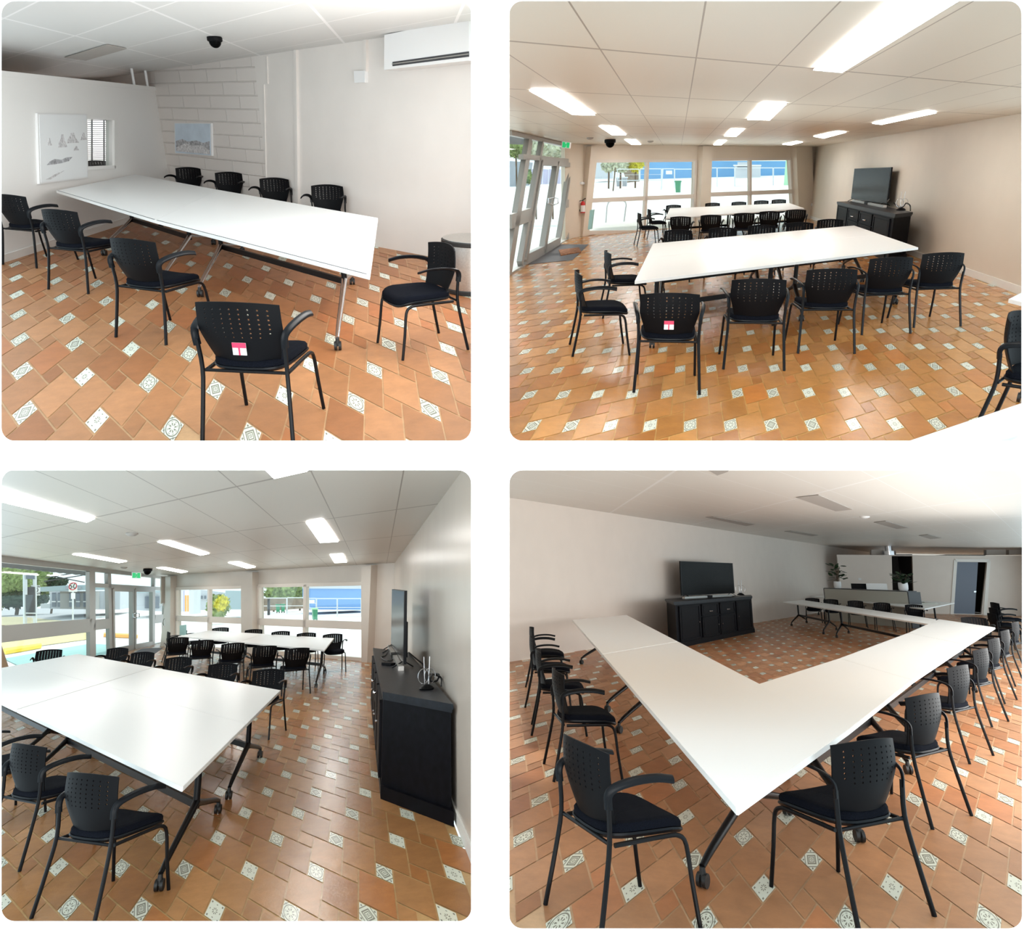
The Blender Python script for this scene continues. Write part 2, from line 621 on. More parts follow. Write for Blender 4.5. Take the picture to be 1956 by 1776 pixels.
class Wall:
    """vertical plane through two floor points of a room; wall coordinates (s, z)"""
    def __init__(s, room, A, B, shift=0.0):
        s.room = room
        a, b = room.P(*A, 0), room.P(*B, 0)
        s.a = a
        s.u = (b - a).normalized()
        s.len = (b - a).length
        s.n = Vector((0, 0, 1)).cross(s.u)
        mid = (a + b) / 2
        if s.n.dot(Vector((0, 0, 0)) - Vector((mid.x, mid.y, 0))) < 0:
            s.n = -s.n                                  # n points to the viewer's side
        s.a = a + s.n * shift

    def at(s, px, py):
        d = s.room.d(px, py)
        t = (s.a - s.room.eye).dot(s.n) / d.dot(s.n)
        return s.room.eye + d * t

    def sz(s, px, py):
        p = s.at(px, py)
        return ((p - s.a).dot(s.u), p.z)

    def frame(s):
        m = Matrix((s.u, Vector((0, 0, 1)), -s.n)).transposed().to_4x4()
        m.translation = s.a
        return m

    def plate(s, name, outer, holes, thick, m, parent=None):
        return fill2d(name, outer, holes, s.frame(), thick, m, parent, None if parent else s.room.M)

    def xyz(s, sx, z, out=0.0):
        return s.a + s.u * sx + Vector((0, 0, z)) + s.n * out

    def slab(s, bm, quad, out, back=0.0):
        """px quad raised `out` metres from the wall"""
        pts = [s.at(*q) - s.n * back for q in quad]
        prism(bm, pts, s.n * (out + back))

    def bar(s, bm, p, q, w, out, back=0.02):
        """bar of width w along the line between two pixels"""
        a, b = s.at(*p), s.at(*q)
        t = (b - a).normalized()
        c = t.cross(s.n).normalized() * w / 2
        pts = [x - s.n * back for x in (a - c, b - c, b + c, a + c)]
        prism(bm, pts, s.n * (out + back))


def at_floor(room, px, py, z=0.0, yaw=0.0):
    p = room.P(px, py, z)
    return room.M @ Matrix.Translation(p) @ Matrix.Rotation(R(yaw), 4, 'Z')


def at_point(room, p, yaw=0.0):
    return room.M @ Matrix.Translation(p) @ Matrix.Rotation(R(yaw), 4, 'Z')

# ------------------------------------------------------------------ the white wall with its four rounded openings
def rrect(x0, y0, x1, y1, r, d):
    """rounded rectangle given in pixels, on the plane d metres in front of the camera"""
    out = []
    for cx, cy, a0 in ((x1 - r, y0 + r, -90), (x1 - r, y1 - r, 0), (x0 + r, y1 - r, 90), (x0 + r, y0 + r, 180)):
        for k in range(9):
            a = R(a0 + k * 90 / 8)
            x, y = cx + r * math.cos(a), cy + r * math.sin(a)
            out.append(((x - PX0) / F * d, -(y - PY0) / F * d))
    return out


DW = 2.0
outer = [(-2.6, 2.1), (2.6, 2.1), (2.6, -2.5), (-2.6, -2.5)]
wf = fill2d('wall_front', outer, [rrect(*r.win, 25, DW) for r in ROOMS], Matrix.Translation((0, 0, -DW - 0.006)), 0.006,
            M['page'], None, CM)
tagp(wf, kind='structure')


# ------------------------------------------------------------------ shells
def floor(room, o, a, b, poly_px, mats, parity, palette, grout, far=None):
    """hopscotch floor: large squares (edge 2) and small squares (edge 1); o, a, b are pixels of one large tile's
    near corner, the corner along its width and the corner along its depth"""
    O, A, B = room.P(*o), room.P(*a), room.P(*b)
    e1, e2 = (A - O) / 2, (B - O) / 2
    nearpx = 872 if room.win[1] < 100 else 2600
    poly = [room.P(*p) for p in poly_px]
    det = e1.x * e2.y - e1.y * e2.x
    uv = [(((p - O).x * e2.y - (p - O).y * e2.x) / det, (e1.x * (p - O).y - e1.y * (p - O).x) / det) for p in poly]

    ka, kb = room.P(room.win[0] - 60, nearpx), room.P(room.win[2] + 60, nearpx)
    kd = Vector((-(kb - ka).y, (kb - ka).x, 0))
    if kd.y < 0:
        kd = -kd
    mid = sum(poly, Vector()) / len(poly)
    lines = [(ka, kd)]
    for a_, b_ in ((poly[0], poly[1]), (poly[-2], poly[-1])):
        dd = Vector((-(b_ - a_).y, (b_ - a_).x, 0))
        lines.append((a_, dd if (mid - a_).dot(dd) > 0 else -dd))

    def clip(pts, mu):
        """cut a tile at the near edge of the floor"""
        for la, ld in lines:
            side = [(p - la).dot(ld) for p in pts]
            op, om = [], []
            for k in range(len(pts)):
                n_ = (k + 1) % len(pts)
                if side[k] >= 0:
                    op.append(pts[k])
                    om.append(mu[k])
                if (side[k] >= 0) != (side[n_] >= 0):
                    t_ = side[k] / (side[k] - side[n_])
                    op.append(pts[k].lerp(pts[n_], t_))
                    om.append((mu[k][0] + (mu[n_][0] - mu[k][0]) * t_, mu[k][1] + (mu[n_][1] - mu[k][1]) * t_))
            pts, mu = op, om
        return pts, mu

    def inside(x, y):
        p_ = Vector((x, y, 0))
        if (p_ - ka).dot(kd) < 0:
            return (p_ - ka).dot(kd) > -kd.length * 1.2 * e1.length * 2
        c = False
        n = len(poly)
        for i in range(n):
            p, q = poly[i], poly[(i + 1) % n]
            if (p.y > y) != (q.y > y) and x < (q.x - p.x) * (y - p.y) / (q.y - p.y) + p.x:
                c = not c
        return c
    bm = bmesh.new()
    tone = bm.loops.layers.float_color.new('tone')
    mot = bm.loops.layers.uv.new('motif')
    prism(bm, [Vector((p.x, p.y, -0.004)) for p in poly], (0, 0, -0.03))
    for f in bm.faces:
        f.material_index = 1
        for l in f.loops:
            l[tone] = (*grout, 1)
    rnd = random.Random(11)
    us, vs = [p[0] for p in uv], [p[1] for p in uv]
    amin, amax = 1e9, -1e9
    bmin, bmax = 1e9, -1e9
    for u in (min(us), max(us)):
        for v in (min(vs), max(vs)):
            aa, bb = (2 * u + v) / 5, (-u + 2 * v) / 5
            amin, amax, bmin, bmax = min(amin, aa), max(amax, aa), min(bmin, bb), max(bmax, bb)
    g = 0.045
    for i in range(int(amin) - 1, int(amax) + 2):
        for j in range(int(bmin) - 1, int(bmax) + 2):
            u0, v0 = 2 * i - j, i + 2 * j
            for (x0, y0, w, small) in ((u0, v0, 2, False), (u0 + 2, v0, 1, True)):
                c = O + e1 * (x0 + w / 2) + e2 * (y0 + w / 2)
                if not inside(c.x, c.y):
                    continue
                q = [O + e1 * (x0 + dx * w + (g if dx == 0 else -g)) + e2 * (y0 + dy * w + (g if dy == 0 else -g))
                     for dx, dy in ((0, 0), (1, 0), (1, 1), (0, 1))]
                mus = [(-1, -1), (1, -1), (1, 1), (-1, 1)]
                q, mus = clip(q, mus)
                if len(q) < 3:
                    continue
                f = bm.faces.new([bm.verts.new(Vector((p.x, p.y, 0))) for p in q])
                if small and (i + j) % 2 == parity:
                    f.material_index = 2 + (i * 7 + j * 3 + (i * j) % 2) % 3
                else:
                    f.material_index = 0
                base = palette[rnd.choices(range(len(palette)), (5, 3, 2, 1)[:len(palette)])[0]]
                k = rnd.uniform(0.9, 1.1)
                for l, mu in zip(f.loops, mus):
                    l[tone] = (base[0] * k, base[1] * k, base[2] * k, 1)
                    l[mot].uv = mu
    me = bpy.data.meshes.new('floor')
    bm.to_mesh(me)
    bm.free()
    for m in mats:
        me.materials.append(m)
    ob = bpy.data.objects.new('floor', me)
    COL.objects.link(ob)
    ob.matrix_world = room.M
    tagp(ob, kind='structure')


def ceiling(room, o, a, b, poly_px, m):
    O, A, B = room.C(*o), room.C(*a), room.C(*b)
    e1, e2 = A - O, B - O
    det = e1.x * e2.y - e1.y * e2.x
    bm = bmesh.new()
    pts = [room.C(*p) for p in poly_px]
    prism(bm, pts, (0, 0, 0.12))
    uvl = bm.loops.layers.uv.new('grid')
    for f in bm.faces:
        for l in f.loops:
            d = l.vert.co - O
            l[uvl].uv = ((d.x * e2.y - d.y * e2.x) / det, (e1.x * d.y - e1.y * d.x) / det)
    tagp(obj('ceiling', bm, m, None, room.M), kind='structure')


TERRA = [(0.43, 0.215, 0.105), (0.50, 0.265, 0.14), (0.38, 0.17, 0.075), (0.46, 0.195, 0.085)]
t1 = tile_mat('terracotta_top_left', (0.92, 0.80, 0.66), 0.45)
t2 = tile_mat('terracotta_top_right', (1.18, 1.02, 0.58), 0.22)
t3 = tile_mat('terracotta_bottom_left', (0.95, 0.88, 0.64), 0.24)
t4 = tile_mat('terracotta_bottom_right', (1.06, 0.99, 0.92), 0.40)
GROUT = (0.60, 0.40, 0.24)
floor(R1, (399.1, 796.9), (456, 840), (431.7, 737.8), [(-30, 870), (-30, 350), (150, 362), (930, 508), (930, 870)],
      [t1, t1] + DECO, 0, TERRA, GROUT)
floor(R2, (1425, 772.8), (1468.7, 761), (1417.3, 740.2), [(945, 870), (945, 540), (1000, 503), (1083, 458), (1114, 450), (1546, 417), (1985, 577), (1985, 870)],
      [t2, t2] + DECO, 0, TERRA, GROUT)
floor(R3, (653.6, 1645.3), (718, 1674), (656.7, 1597.9), [(-30, 1800), (-30, 1308), (311, 1227), (316, 1234), (752, 1266), (930, 1740), (930, 1800)],
      [t3, t3] + DECO, 0, TERRA, GROUT)
floor(R4, (1693.6, 1665.8), (1766.4, 1723.3), (1718.1, 1617.5), [(945, 1800), (945, 1269), (1600, 1164), (1740, 1139), (1990, 1139), (1990, 1800)],
      [t4, t4] + DECO, 1, TERRA, GROUT)

ceiling(R1, (378, 56), (585.7, 2.3), (290, 19), [(-95, -28), (936, -28), (936, 56), (212, 175), (120, 184), (-95, 184)], M['ceil1'])
ceiling(R2, c2(345, 187), c2(710, 220), c2(460, 362), [(940, -28), (2060, -28), (2060, 205), (1556, 288), (1100, 288), (945, 250)], M['ceil2'])
ceiling(R3, c3(690, 112), c3(915, 63), (c3(915, 213)[0], c3(915, 236)[1]), [(-95, 872), (936, 872), (925, 892), (760, 1082), (310, 1107), (-95, 1058)], M['ceil3'])
ceiling(R4, (1583.8, 936.3), (1673.3, 913.8), (1696.3, 978.5), [(940, 872), (2080, 872), (2080, 1062), (1630, 1056), (940, 962)], M['ceil4'])


def rect_on(w, A, B, ztop=3.6, ext=(0.0, 0.0)):
    return [(-ext[0], -0.02), (w.len + ext[1], -0.02), (w.len + ext[1], ztop), (-ext[0], ztop)]


def simple_wall(room, name, A, B, m, holes=(), ztop=3.6, thick=0.12, ext=(0, 0), outer=None):
    w = Wall(room, A, B)
    hp = [[w.sz(*p) for p in h] for h in holes]
    for h in hp:                                   # a hole must not cut the outline
        for i, (a, b) in enumerate(h):
            h[i] = (min(max(a, 0.02), w.len - 0.02), max(b, 0.0))
    o = w.plate(name, outer or rect_on(w, A, B, ztop, ext), hp, thick, m)
    tagp(o, kind='structure')
    return w


# top left room: block wall to the right, office partition to the left
CN1 = R1.corner(323, 255, 396)
w1b = Wall(R1, (150, 363.3), (935, 511.6))
x_split = w1b.sz(505, 300)[0]
o = w1b.plate('wall_block', [(0, 0), (x_split, 0), (x_split, 3.4), (0, 3.4)], [], 0.12, M['block1'])
tagp(o, kind='structure')
o = w1b.plate('wall_right', [(x_split, 0), (w1b.len, 0), (w1b.len, 3.4), (x_split, 3.4)], [], 0.11, M['wall1'])
tagp(o, kind='structure')
w1p = Wall(R1, (-40, 516.2), (CN1[0], 396 - (CN1[0] - 324) * .12))
hole = [w1p.sz(*p) for p in ((150, 225), (214.5, 228), (214.5, 317), (150, 320.5))]
htop = 2.12
o = w1p.plate('wall_partition', [(0, 0), (w1p.len, 0), (w1p.len, htop), (0, htop)], [hole], 0.10, M['part1'])
tagp(o, kind='structure')
bm = bmesh.new()
prism(bm, [w1p.xyz(s, z, 0.02) for s, z in ((0, htop - 0.035), (w1p.len + 0.02, htop - 0.035), (w1p.len + 0.02, htop + 0.03), (0, htop + 0.03))], -w1p.n * 0.16)
tagp(obj('trim_1', bm, M['part1'], None, R1.M), kind='structure')
bm = bmesh.new()
prism(bm, [w1p.xyz(s, z, 0.012) for s, z in ((0, 0), (w1p.len, 0), (w1p.len, 0.09), (0, 0.09))], -w1p.n * 0.012)
tagp(obj('baseboard_left', bm, M['skirt'], None, R1.M), kind='structure')
wend = Wall(R1, (-60, 350), (156, 363.6))
tagp(wend.plate('wall_back', [(-3, -0.1), (wend.len + 2, -0.1), (wend.len + 2, 3.6), (-3, 3.6)], [], 0.1, M['lampoff']), kind='structure')
leak_stop = Wall(R1, (-30, 498), (-30, 340))  # added wall out of view, keeps outside light from behind the partition
tagp(leak_stop.plate('wall_left', [(0, -0.1), (leak_stop.len, -0.1), (leak_stop.len, 4.2), (0, 4.2)], [], 0.1, M['lampoff']), kind='structure')
# office window in the partition
bm = bmesh.new()
for p, q in (((150, 223.5), (218, 226.5)), ((216.5, 225), (216.5, 321)), ((219, 318.5), (150, 322)), ((150, 321), (150, 224))):
    w1p.bar(bm, p, q, 0.05, 0.03)
win = tagp(obj('window_1', bm, M['part1'], None, R1.M), kind='structure')
bm = bmesh.new()
prism(bm, [w1p.xyz(s, z, -0.05) for s, z in hole], -w1p.n * 0.006)
obj('pane', bm, M['glass'], win)

# top right room
CN2 = R2.corner(1543, 340, 417)
CN2 = (CN2[0], 417 - (1546 - CN2[0]) * .365)
w2r = simple_wall(R2, 'wall_right', CN2, (1990, 577.3), M['wall2'])
bm = bmesh.new()
prism(bm, [w2r.xyz(s, z, 0.015) for s, z in ((0, 0), (w2r.len, 0), (w2r.len, 0.11), (0, 0.11))], -w2r.n * 0.015)
tagp(obj('baseboard_right', bm, M['skirt'], None, R2.M), kind='structure')
H2 = [[za(795, 380), za(1735, 373), zb(30, 560), za(715, 1050)], [zb(55, 148), zb(718, 142), zb(742, 640), zb(42, 655)]]
H2[0][2] = (za(1715, 0)[0], 442)
H2[0][3] = za(718, 1048)
H2[1][2] = (zb(745, 0)[0], 424)
H2[1][3] = (zb(45, 0)[0], 436)
w2f = simple_wall(R2, 'wall_back', (1106, 450.6), (CN2[0] + 16, 416), M['wall2'], H2, thick=0.15)
w2c = simple_wall(R2, 'wall_corner', (1080, 457.5), (1116, 449.8), M['wall2'])
for q in ((za(720, 245), za(785, 240), za(700, 1070), za(640, 1085)), (za(1758, 245), za(1845, 245), (1346, 437), (1326, 439)),
          (zb(722, 42), zb(850, 42), (1546, 417), (1516, 419.5))):
    bm = bmesh.new()
    w2f.slab(bm, q, 0.25, 0.05)
    tagp(obj('trim_2', bm, M['wall2'], None, R2.M), kind='structure')


def window_set(w, room, quads, bars, m, name, width=0.07, glass=True):
    bm = bmesh.new()
    for p, q, wd_ in bars:
        w.bar(bm, p, q, wd_, 0.05, 0.06)
    f = tagp(obj(name, bm, m, None, room.M), kind='structure')
    if glass:
        for q in quads:
            bm = bmesh.new()
            pts = [w.at(*p) - w.n * 0.03 for p in q]
            prism(bm, pts, -w.n * 0.008)
            obj('pane', bm, M['glass'], f)
    return f


h = H2[0]
window_set(w2f, R2, [h], [(h[0], h[1], .09), (h[1], h[2], .09), (h[2], h[3], .12), (h[3], h[0], .09),
                          (za(755, 748), za(1712, 708), .13), (za(1288, 380), (1229.5, 443), .10)], M['frame2'], 'window_2')
h = H2[1]
window_set(w2f, R2, [h], [(h[0], h[1], .09), (h[1], h[2], .09), (h[2], h[3], .12), (h[3], h[0], .09),
                          (zb(42, 433), zb(735, 406), .14), (zb(391, 148), (1432, 430), .10)], M['frame2'], 'window_3')
# storefront of the top right room
w2s = Wall(R2, (945, 540.5), (1083, 456.5))
sf = [(za(0, 118), za(665, 262), .08), ((945, 542), (1083, 458.5), .10),
      (za(185, 160), za(-20, 1420), .30), (za(300, 200), za(100, 1340), .16),
      (za(655, 262), za(535, 1112), .12), (za(110, 340), za(660, 385), .10), (za(0, 945), za(192, 875), .26),
      (za(575, 250), za(455, 1150), .14), (za(520, 780), za(580, 765), .22)]
bars = [(p, q, w) for p, q, w in sf]
window_set(w2s, R2, [[(945, 240), (1085, 272), (1083, 457), (945, 541)]], bars, M['alu'], 'window_4')
# double glazed door in it
bm = bmesh.new()
for p, q, wd_ in ((za(285, 400), za(130, 1320), .13), (za(425, 410), za(295, 1225), .13), (za(285, 395), za(425, 405), .12),
                  (za(130, 1300), za(300, 1215), .2)):
    w2s.bar(bm, p, q, wd_, 0.08, 0.05)
d = tagp(obj('door_1', bm, M['alu'], None, R2.M), kind='structure')
bm = bmesh.new()
for p, q, wd_ in ((za(440, 410), za(310, 1215), .13), (za(565, 420), za(445, 1145), .13), (za(440, 405), za(565, 418), .12),
                  (za(310, 1205), za(445, 1130), .2)):
    w2s.bar(bm, p, q, wd_, 0.08, 0.05)
d2 = tagp(obj('door_2', bm, M['alu'], None, R2.M), kind='structure')
for dd, x0, x1 in ((d, 365, 318), (d2, 375, 412)):
    bm = bmesh.new()
    tube(bm, [w2s.at(*za(x0, 720)) + w2s.n * .05, w2s.at(*za(x0, 722)) + w2s.n * .12, w2s.at(*za(x1, 730)) + w2s.n * .12,
              w2s.at(*za(x1, 775)) + w2s.n * .12, w2s.at(*za(x0, 788)) + w2s.n * .12, w2s.at(*za(x0, 790)) + w2s.n * .05], 0.016, 6)
    obj('door_handle', bm, M['chrome'], dd)

# bottom left room
CN3 = R3.corner(752, 1170, 1266)
w3r = simple_wall(R3, 'wall_right', CN3, (925, 1702), M['wall3'])
bm = bmesh.new()
prism(bm, [w3r.xyz(s, z, 0.015) for s, z in ((0, 0), (w3r.len, 0), (w3r.len, 0.10), (0, 0.10))], -w3r.n * 0.015)
tagp(obj('baseboard_right', bm, M['skirt'], None, R3.M), kind='structure')
H3 = [[zd(168, 285), zd(765, 272), (473, 1243.5), (338.5, 1235.5)], [zd(868, 262), zd(1772, 242), zd(1762, 893), (497, 1244)]]
w3f = simple_wall(R3, 'wall_back', (306, 1233.6), (CN3[0] + 4, 1266.3), M['wall3'], H3, thick=0.15)
for q in ((zd(120, 185), zd(165, 180), (337, 1236), (326, 1235)), (zd(765, 150), zd(832, 145), (489, 1247), (473, 1246)),
          (zd(832, 145), zd(862, 145), (494, 1247.3), (489, 1247)),
          (zd(1787, 95), zd(1872, 85), (714, 1263.3), (703, 1262.5))):
    bm = bmesh.new()
    w3f.slab(bm, q, 0.22, 0.05)
    tagp(obj('trim_3', bm, M['wall3'], None, R3.M), kind='structure')
h = H3[0]
window_set(w3f, R3, [h], [(h[0], h[1], .10), (h[1], h[2], .10), (h[2], h[3], .12), (h[3], h[0], .10),
                          (zd(165, 535), zd(765, 560), .18), (zd(448, 285), (400, 1239), .12)], M['frame2'], 'window_5')
h = H3[1]
window_set(w3f, R3, [h], [(h[0], h[1], .10), (h[1], h[2], .10), (h[2], h[3], .12), (h[3], h[0], .10),
                          (zd(865, 565), zd(1768, 600), .20), (zd(1266, 250), (583, 1252), .13)], M['frame2'], 'window_6')
w3s = Wall(R3, (-30, 1307), (314, 1226))
bars = [(zc(-100, 30), zc(1815, 240), .16), ((-30, 1309), (314, 1228.5), .14), (zc(995, 165), zc(1005, 1160), .36),
        (zc(1185, 190), zc(1208, 1100), .22), (zc(1685, 245), zc(1680, 1000), .12), (zc(1808, 240), zc(1800, 965), .13),
        (zc(1015, 330), zc(1800, 372), .12), (zc(-100, 880), zc(985, 772), .38), (zc(1015, 770), zc(1190, 752), .30),
        (zc(1690, 705), zc(1800, 695), .3)]
window_set(w3s, R3, [[(-30, 1064), (316, 1102), (314, 1226), (-30, 1307)]], bars, M['alu'], 'window_7')
bm = bmesh.new()
for p, q, wd_ in ((zc(1222, 372), zc(1232, 1050), .12), (zc(1440, 380), zc(1440, 1030), .12), (zc(1222, 376), zc(1440, 384), .12),
                  (zc(1232, 1058), zc(1440, 1020), .2)):
    w3s.bar(bm, p, q, wd_, 0.08, 0.05)
d = tagp(obj('door_3', bm, M['alu'], None, R3.M), kind='structure')
bm = bmesh.new()
for p, q, wd_ in ((zc(1466, 380), zc(1466, 1020), .12), (zc(1660, 386), zc(1660, 990), .12), (zc(1466, 382), zc(1660, 388), .12),
                  (zc(1466, 1015), zc(1660, 980), .2)):
    w3s.bar(bm, p, q, wd_, 0.08, 0.05)
d2 = tagp(obj('door_4', bm, M['alu'], None, R3.M), kind='structure')
for dd, x0, x1 in ((d, 1445, 1422), (d2, 1462, 1490)):
    bm = bmesh.new()
    tube(bm, [w3s.at(*zc(x0, 640)) + w3s.n * .05, w3s.at(*zc(x0, 640)) + w3s.n * .12, w3s.at(*zc(x1, 645)) + w3s.n * .12,
              w3s.at(*zc(x1, 685)) + w3s.n * .12, w3s.at(*zc(x0, 690)) + w3s.n * .12, w3s.at(*zc(x0, 690)) + w3s.n * .05], 0.016, 6)
    obj('door_handle', bm, M['chrome'], dd)

# bottom right room: long wall, office partition at the far end
w4l = simple_wall(R4, 'wall_left', (940, 1269.3), (1690, 1150), M['wall4'])
w4p = Wall(R4, (1610, 1168), (1990, 1177))
TOP4 = w4p.sz(1780, 1060.4)[1]
holes4 = [[w4p.sz(*p) for p in (ze(917, 128), ze(1080, 130), ze(1080, 470), ze(917, 470))],
          [w4p.sz(*p) for p in (ze(1428, 172), ze(1665, 178), ze(1630, 640), ze(1392, 640))]]
holes4[0] = [(x, min(z, TOP4 - 0.04)) for x, z in holes4[0]]
for hh in holes4:
    hh[2] = (hh[2][0], 0.03)
    hh[3] = (hh[3][0], 0.03)
tagp(w4p.plate('wall_partition', [(0, 0), (w4p.len, 0), (w4p.len, TOP4), (0, TOP4)], holes4, 0.12, M['wall4']), kind='structure')
w4b = Wall(R4, (1500, 1142), (1990, 1142))
tagp(w4b.plate('wall_back', [(0, 0), (w4b.len, 0), (w4b.len, 5), (0, 5)], [], 0.1, M['wall4']), kind='structure')
bm = bmesh.new()
for p, q in ((ze(1415, 165), ze(1680, 168)), (ze(1418, 165), ze(1385, 640)), (ze(1678, 168), ze(1643, 660))):
    w4p.bar(bm, p, q, 0.13, 0.04)
tagp(obj('trim_4', bm, M['skirt'], None, R4.M), kind='structure')
bm = bmesh.new()
w4p.slab(bm, [ze(1430, 175), ze(1597, 180), ze(1568, 648), ze(1395, 640)], -0.03, 0.07)
d = tagp(obj('door_5', bm, M['doorblue'], None, R4.M), kind='structure')
bm = bmesh.new()
w4p.slab(bm, [ze(1562, 405), ze(1580, 405), ze(1579, 416), ze(1561, 416)], 0.02, 0.03)
obj('door_handle', bm, M['chrome'], d)
leak_stop = Wall(R4, (1988, 1180), (1988, 1136))  # added wall out of view, stops light leaking in above the partition
tagp(leak_stop.plate('wall_right', [(0, -0.1), (leak_stop.len, -0.1), (leak_stop.len, 5), (0, 5)], [], 0.1, M['wall4']), kind='structure')
bm = bmesh.new()                                   # rooms behind the two openings, their darkness put into the colour
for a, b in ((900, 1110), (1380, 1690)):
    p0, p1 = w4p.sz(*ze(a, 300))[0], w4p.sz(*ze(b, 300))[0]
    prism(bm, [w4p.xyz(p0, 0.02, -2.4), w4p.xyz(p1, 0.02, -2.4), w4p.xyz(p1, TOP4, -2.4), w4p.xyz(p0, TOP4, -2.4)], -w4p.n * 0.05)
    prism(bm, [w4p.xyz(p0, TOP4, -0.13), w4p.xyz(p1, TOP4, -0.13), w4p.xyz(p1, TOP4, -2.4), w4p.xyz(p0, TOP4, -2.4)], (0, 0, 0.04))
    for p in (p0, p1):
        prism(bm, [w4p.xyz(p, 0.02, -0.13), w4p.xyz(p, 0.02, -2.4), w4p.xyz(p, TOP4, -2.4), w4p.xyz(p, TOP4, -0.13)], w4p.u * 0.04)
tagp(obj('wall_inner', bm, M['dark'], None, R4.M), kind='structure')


# ------------------------------------------------------------------ chair
def back_point(s, t):
    w = 0.185 + 0.05 * min(1, t / 0.55) - 0.012 * max(0, t - 0.6)
    z = 0.475 + 0.345 * t - 0.022 * s * s * t
    y = -0.222 - 0.055 * t + 0.055 * s * s - 0.02 * math.sin(math.pi * t)
    return Vector((s * w, y, z))


def build_chair():
    ch = {}
    bm = bmesh.new()                                # perforated backrest shell
    NC, NR = 19, 13
    hole = {(c, r) for r in range(5, 12) for c in range(2, 17) if (c % 2 == 0) and r % 1 == 0 and (r % 2 == 1 or True)}
    hole = {(c, r) for (c, r) in hole if not (r <= 5 and c in (2, 16))}
    grid = [[bm.verts.new(back_point(-1 + 2 * c / NC, r / NR)) for c in range(NC + 1)] for r in range(NR + 1)]
    for r in range(NR):
        for c in range(NC):
            q = [grid[r][c], grid[r][c + 1], grid[r + 1][c + 1], grid[r + 1][c]]
            if (c, r) in hole:
                ring = []
                for k in range(8):
                    a = R(225 + 45 * k)
                    ring.append(bm.verts.new(back_point(-1 + 2 * (c + .5 + .22 * math.cos(a)) / NC, (r + .5 + .22 * math.sin(a)) / NR)))
                for i in range(4):
                    bm.faces.new((q[i], q[(i + 1) % 4], ring[(2 * i + 2) % 8], ring[2 * i + 1], ring[2 * i]))
            else:
                bm.faces.new(q)
    bmesh.ops.recalc_face_normals(bm, faces=bm.faces)
    bmesh.ops.solidify(bm, geom=bm.faces[:], thickness=0.009)
    ch['backrest'] = (bm, M['plastic'], True)

    def outline(sc, z, drop=0.0, n=28):
        out = []
        for k in range(n):
            a = 2 * math.pi * k / n
            c, s_ = math.cos(a), math.sin(a)
            x = abs(c) ** 0.5 * (1 if c > 0 else -1)
            y = abs(s_) ** 0.5 * (1 if s_ > 0 else -1)
            wx = 0.232 - 0.022 * (1 - y) / 2
            px, py = x * wx * sc, 0.012 + y * 0.235 * sc
            zz = z - drop * max(0, (py - 0.10) / 0.145) ** 2 + 0.008 * (abs(x) ** 2)
            out.append(Vector((px, py, zz)))
        return out
    bm = bmesh.new()
    loft(bm, [outline(.93, .432, .03), outline(1, .440, .03), outline(1.0, .462, .03), outline(.96, .474, .03), outline(.85, .479, .03), outline(.45, .473, 0.02)])
    ch['seat'] = (bm, M['fabric'], True)
    bm = bmesh.new()
    loft(bm, [outline(.80, .404, .03), outline(.98, .412, .03), outline(1.03, .428, .03), outline(1.02, .438, .03)])
    ch['seat_shell'] = (bm, M['plastic_edge'], True)
    parts = [('backrest',) + ch['backrest'], ('seat',) + ch['seat'], ('seat_shell',) + ch['seat_shell']]
    for s in (-1, 1):
        bm = bmesh.new()
        tube(bm, smooth_path([(s * .252, .255, 0), (s * .243, .225, .20), (s * .236, .205, .36), (s * .234, .165, .405), (s * .232, .08, .412), (s * .230, -.20, .408)], 3), 0.0115, 8)
        parts.append(('leg', bm, M['metalb'], True))
        bm = bmesh.new()
        tube(bm, smooth_path([(s * .262, -.315, 0), (s * .247, -.262, .25), (s * .238, -.232, .43), (s * .243, -.238, .60)], 3), 0.0125, 8)
        parts.append(('leg', bm, M['metalb'], True))
        bm = bmesh.new()
        tube(bm, smooth_path([(s * .243, -.238, .565), (s * .247, -.240, .625), (s * .258, -.205, .660), (s * .272, -.10, .682), (s * .278, .02, .684), (s * .276, .115, .668)], 3), 0.021, 10, None, 0.42)
        parts.append(('armrest', bm, M['plastic_edge'], True))
    bm = bmesh.new()
    tube(bm, [(-.235, -.225, .415), (.235, -.225, .415)], 0.010, 8)
    parts.append(('stretcher', bm, M['metalb'], True))
    return parts


CHAIR = []
NCH = [0]


def chair(room, p, yaw, label, group, dz=0.0, sticker=False):
    """p = floor point in the room"""
    world = at_point(room, Vector((p[0], p[1], dz)), yaw)
    if not CHAIR:
        t = thing('office_chair', label, 'chair', world, group)
        for n, bm, m, sm in build_chair():
            obj(n, bm, m, t, None, sm)
        CHAIR.append(t)
    else:
        t = copy_tree(CHAIR[0])
        for ch in list(t.children):
            if ch.name.startswith('label_sticker'):
                bpy.data.objects.remove(ch)
        t.matrix_world = world
        t['label'] = label
        t['group'] = group
    if sticker:
        bm = bmesh.new()
        c = back_point(0.0, 0.24)
        box(bm, (c.x - .038, c.y - .0145, c.z - .035), (c.x + .038, c.y - .0115, c.z + .035))
        st = obj('label_sticker', bm, M['white'], t)
        st['label'] = 'red and white sticker'
        bm = bmesh.new()
        box(bm, (c.x - .038, c.y - .016, c.z + .006), (c.x + .038, c.y - .0145, c.z + .035))
        box(bm, (c.x - .006, c.y - .016, c.z - .035), (c.x + .004, c.y - .0145, c.z + .006))
        obj('red_band', bm, M['pink'], st)
    NCH[0] += 1
    return t


def chair_floor(room, px, py, yaw, *a, **k):
    p = room.P(px, py, 0)
    return chair(room, (p.x, p.y), yaw, *a, **k)


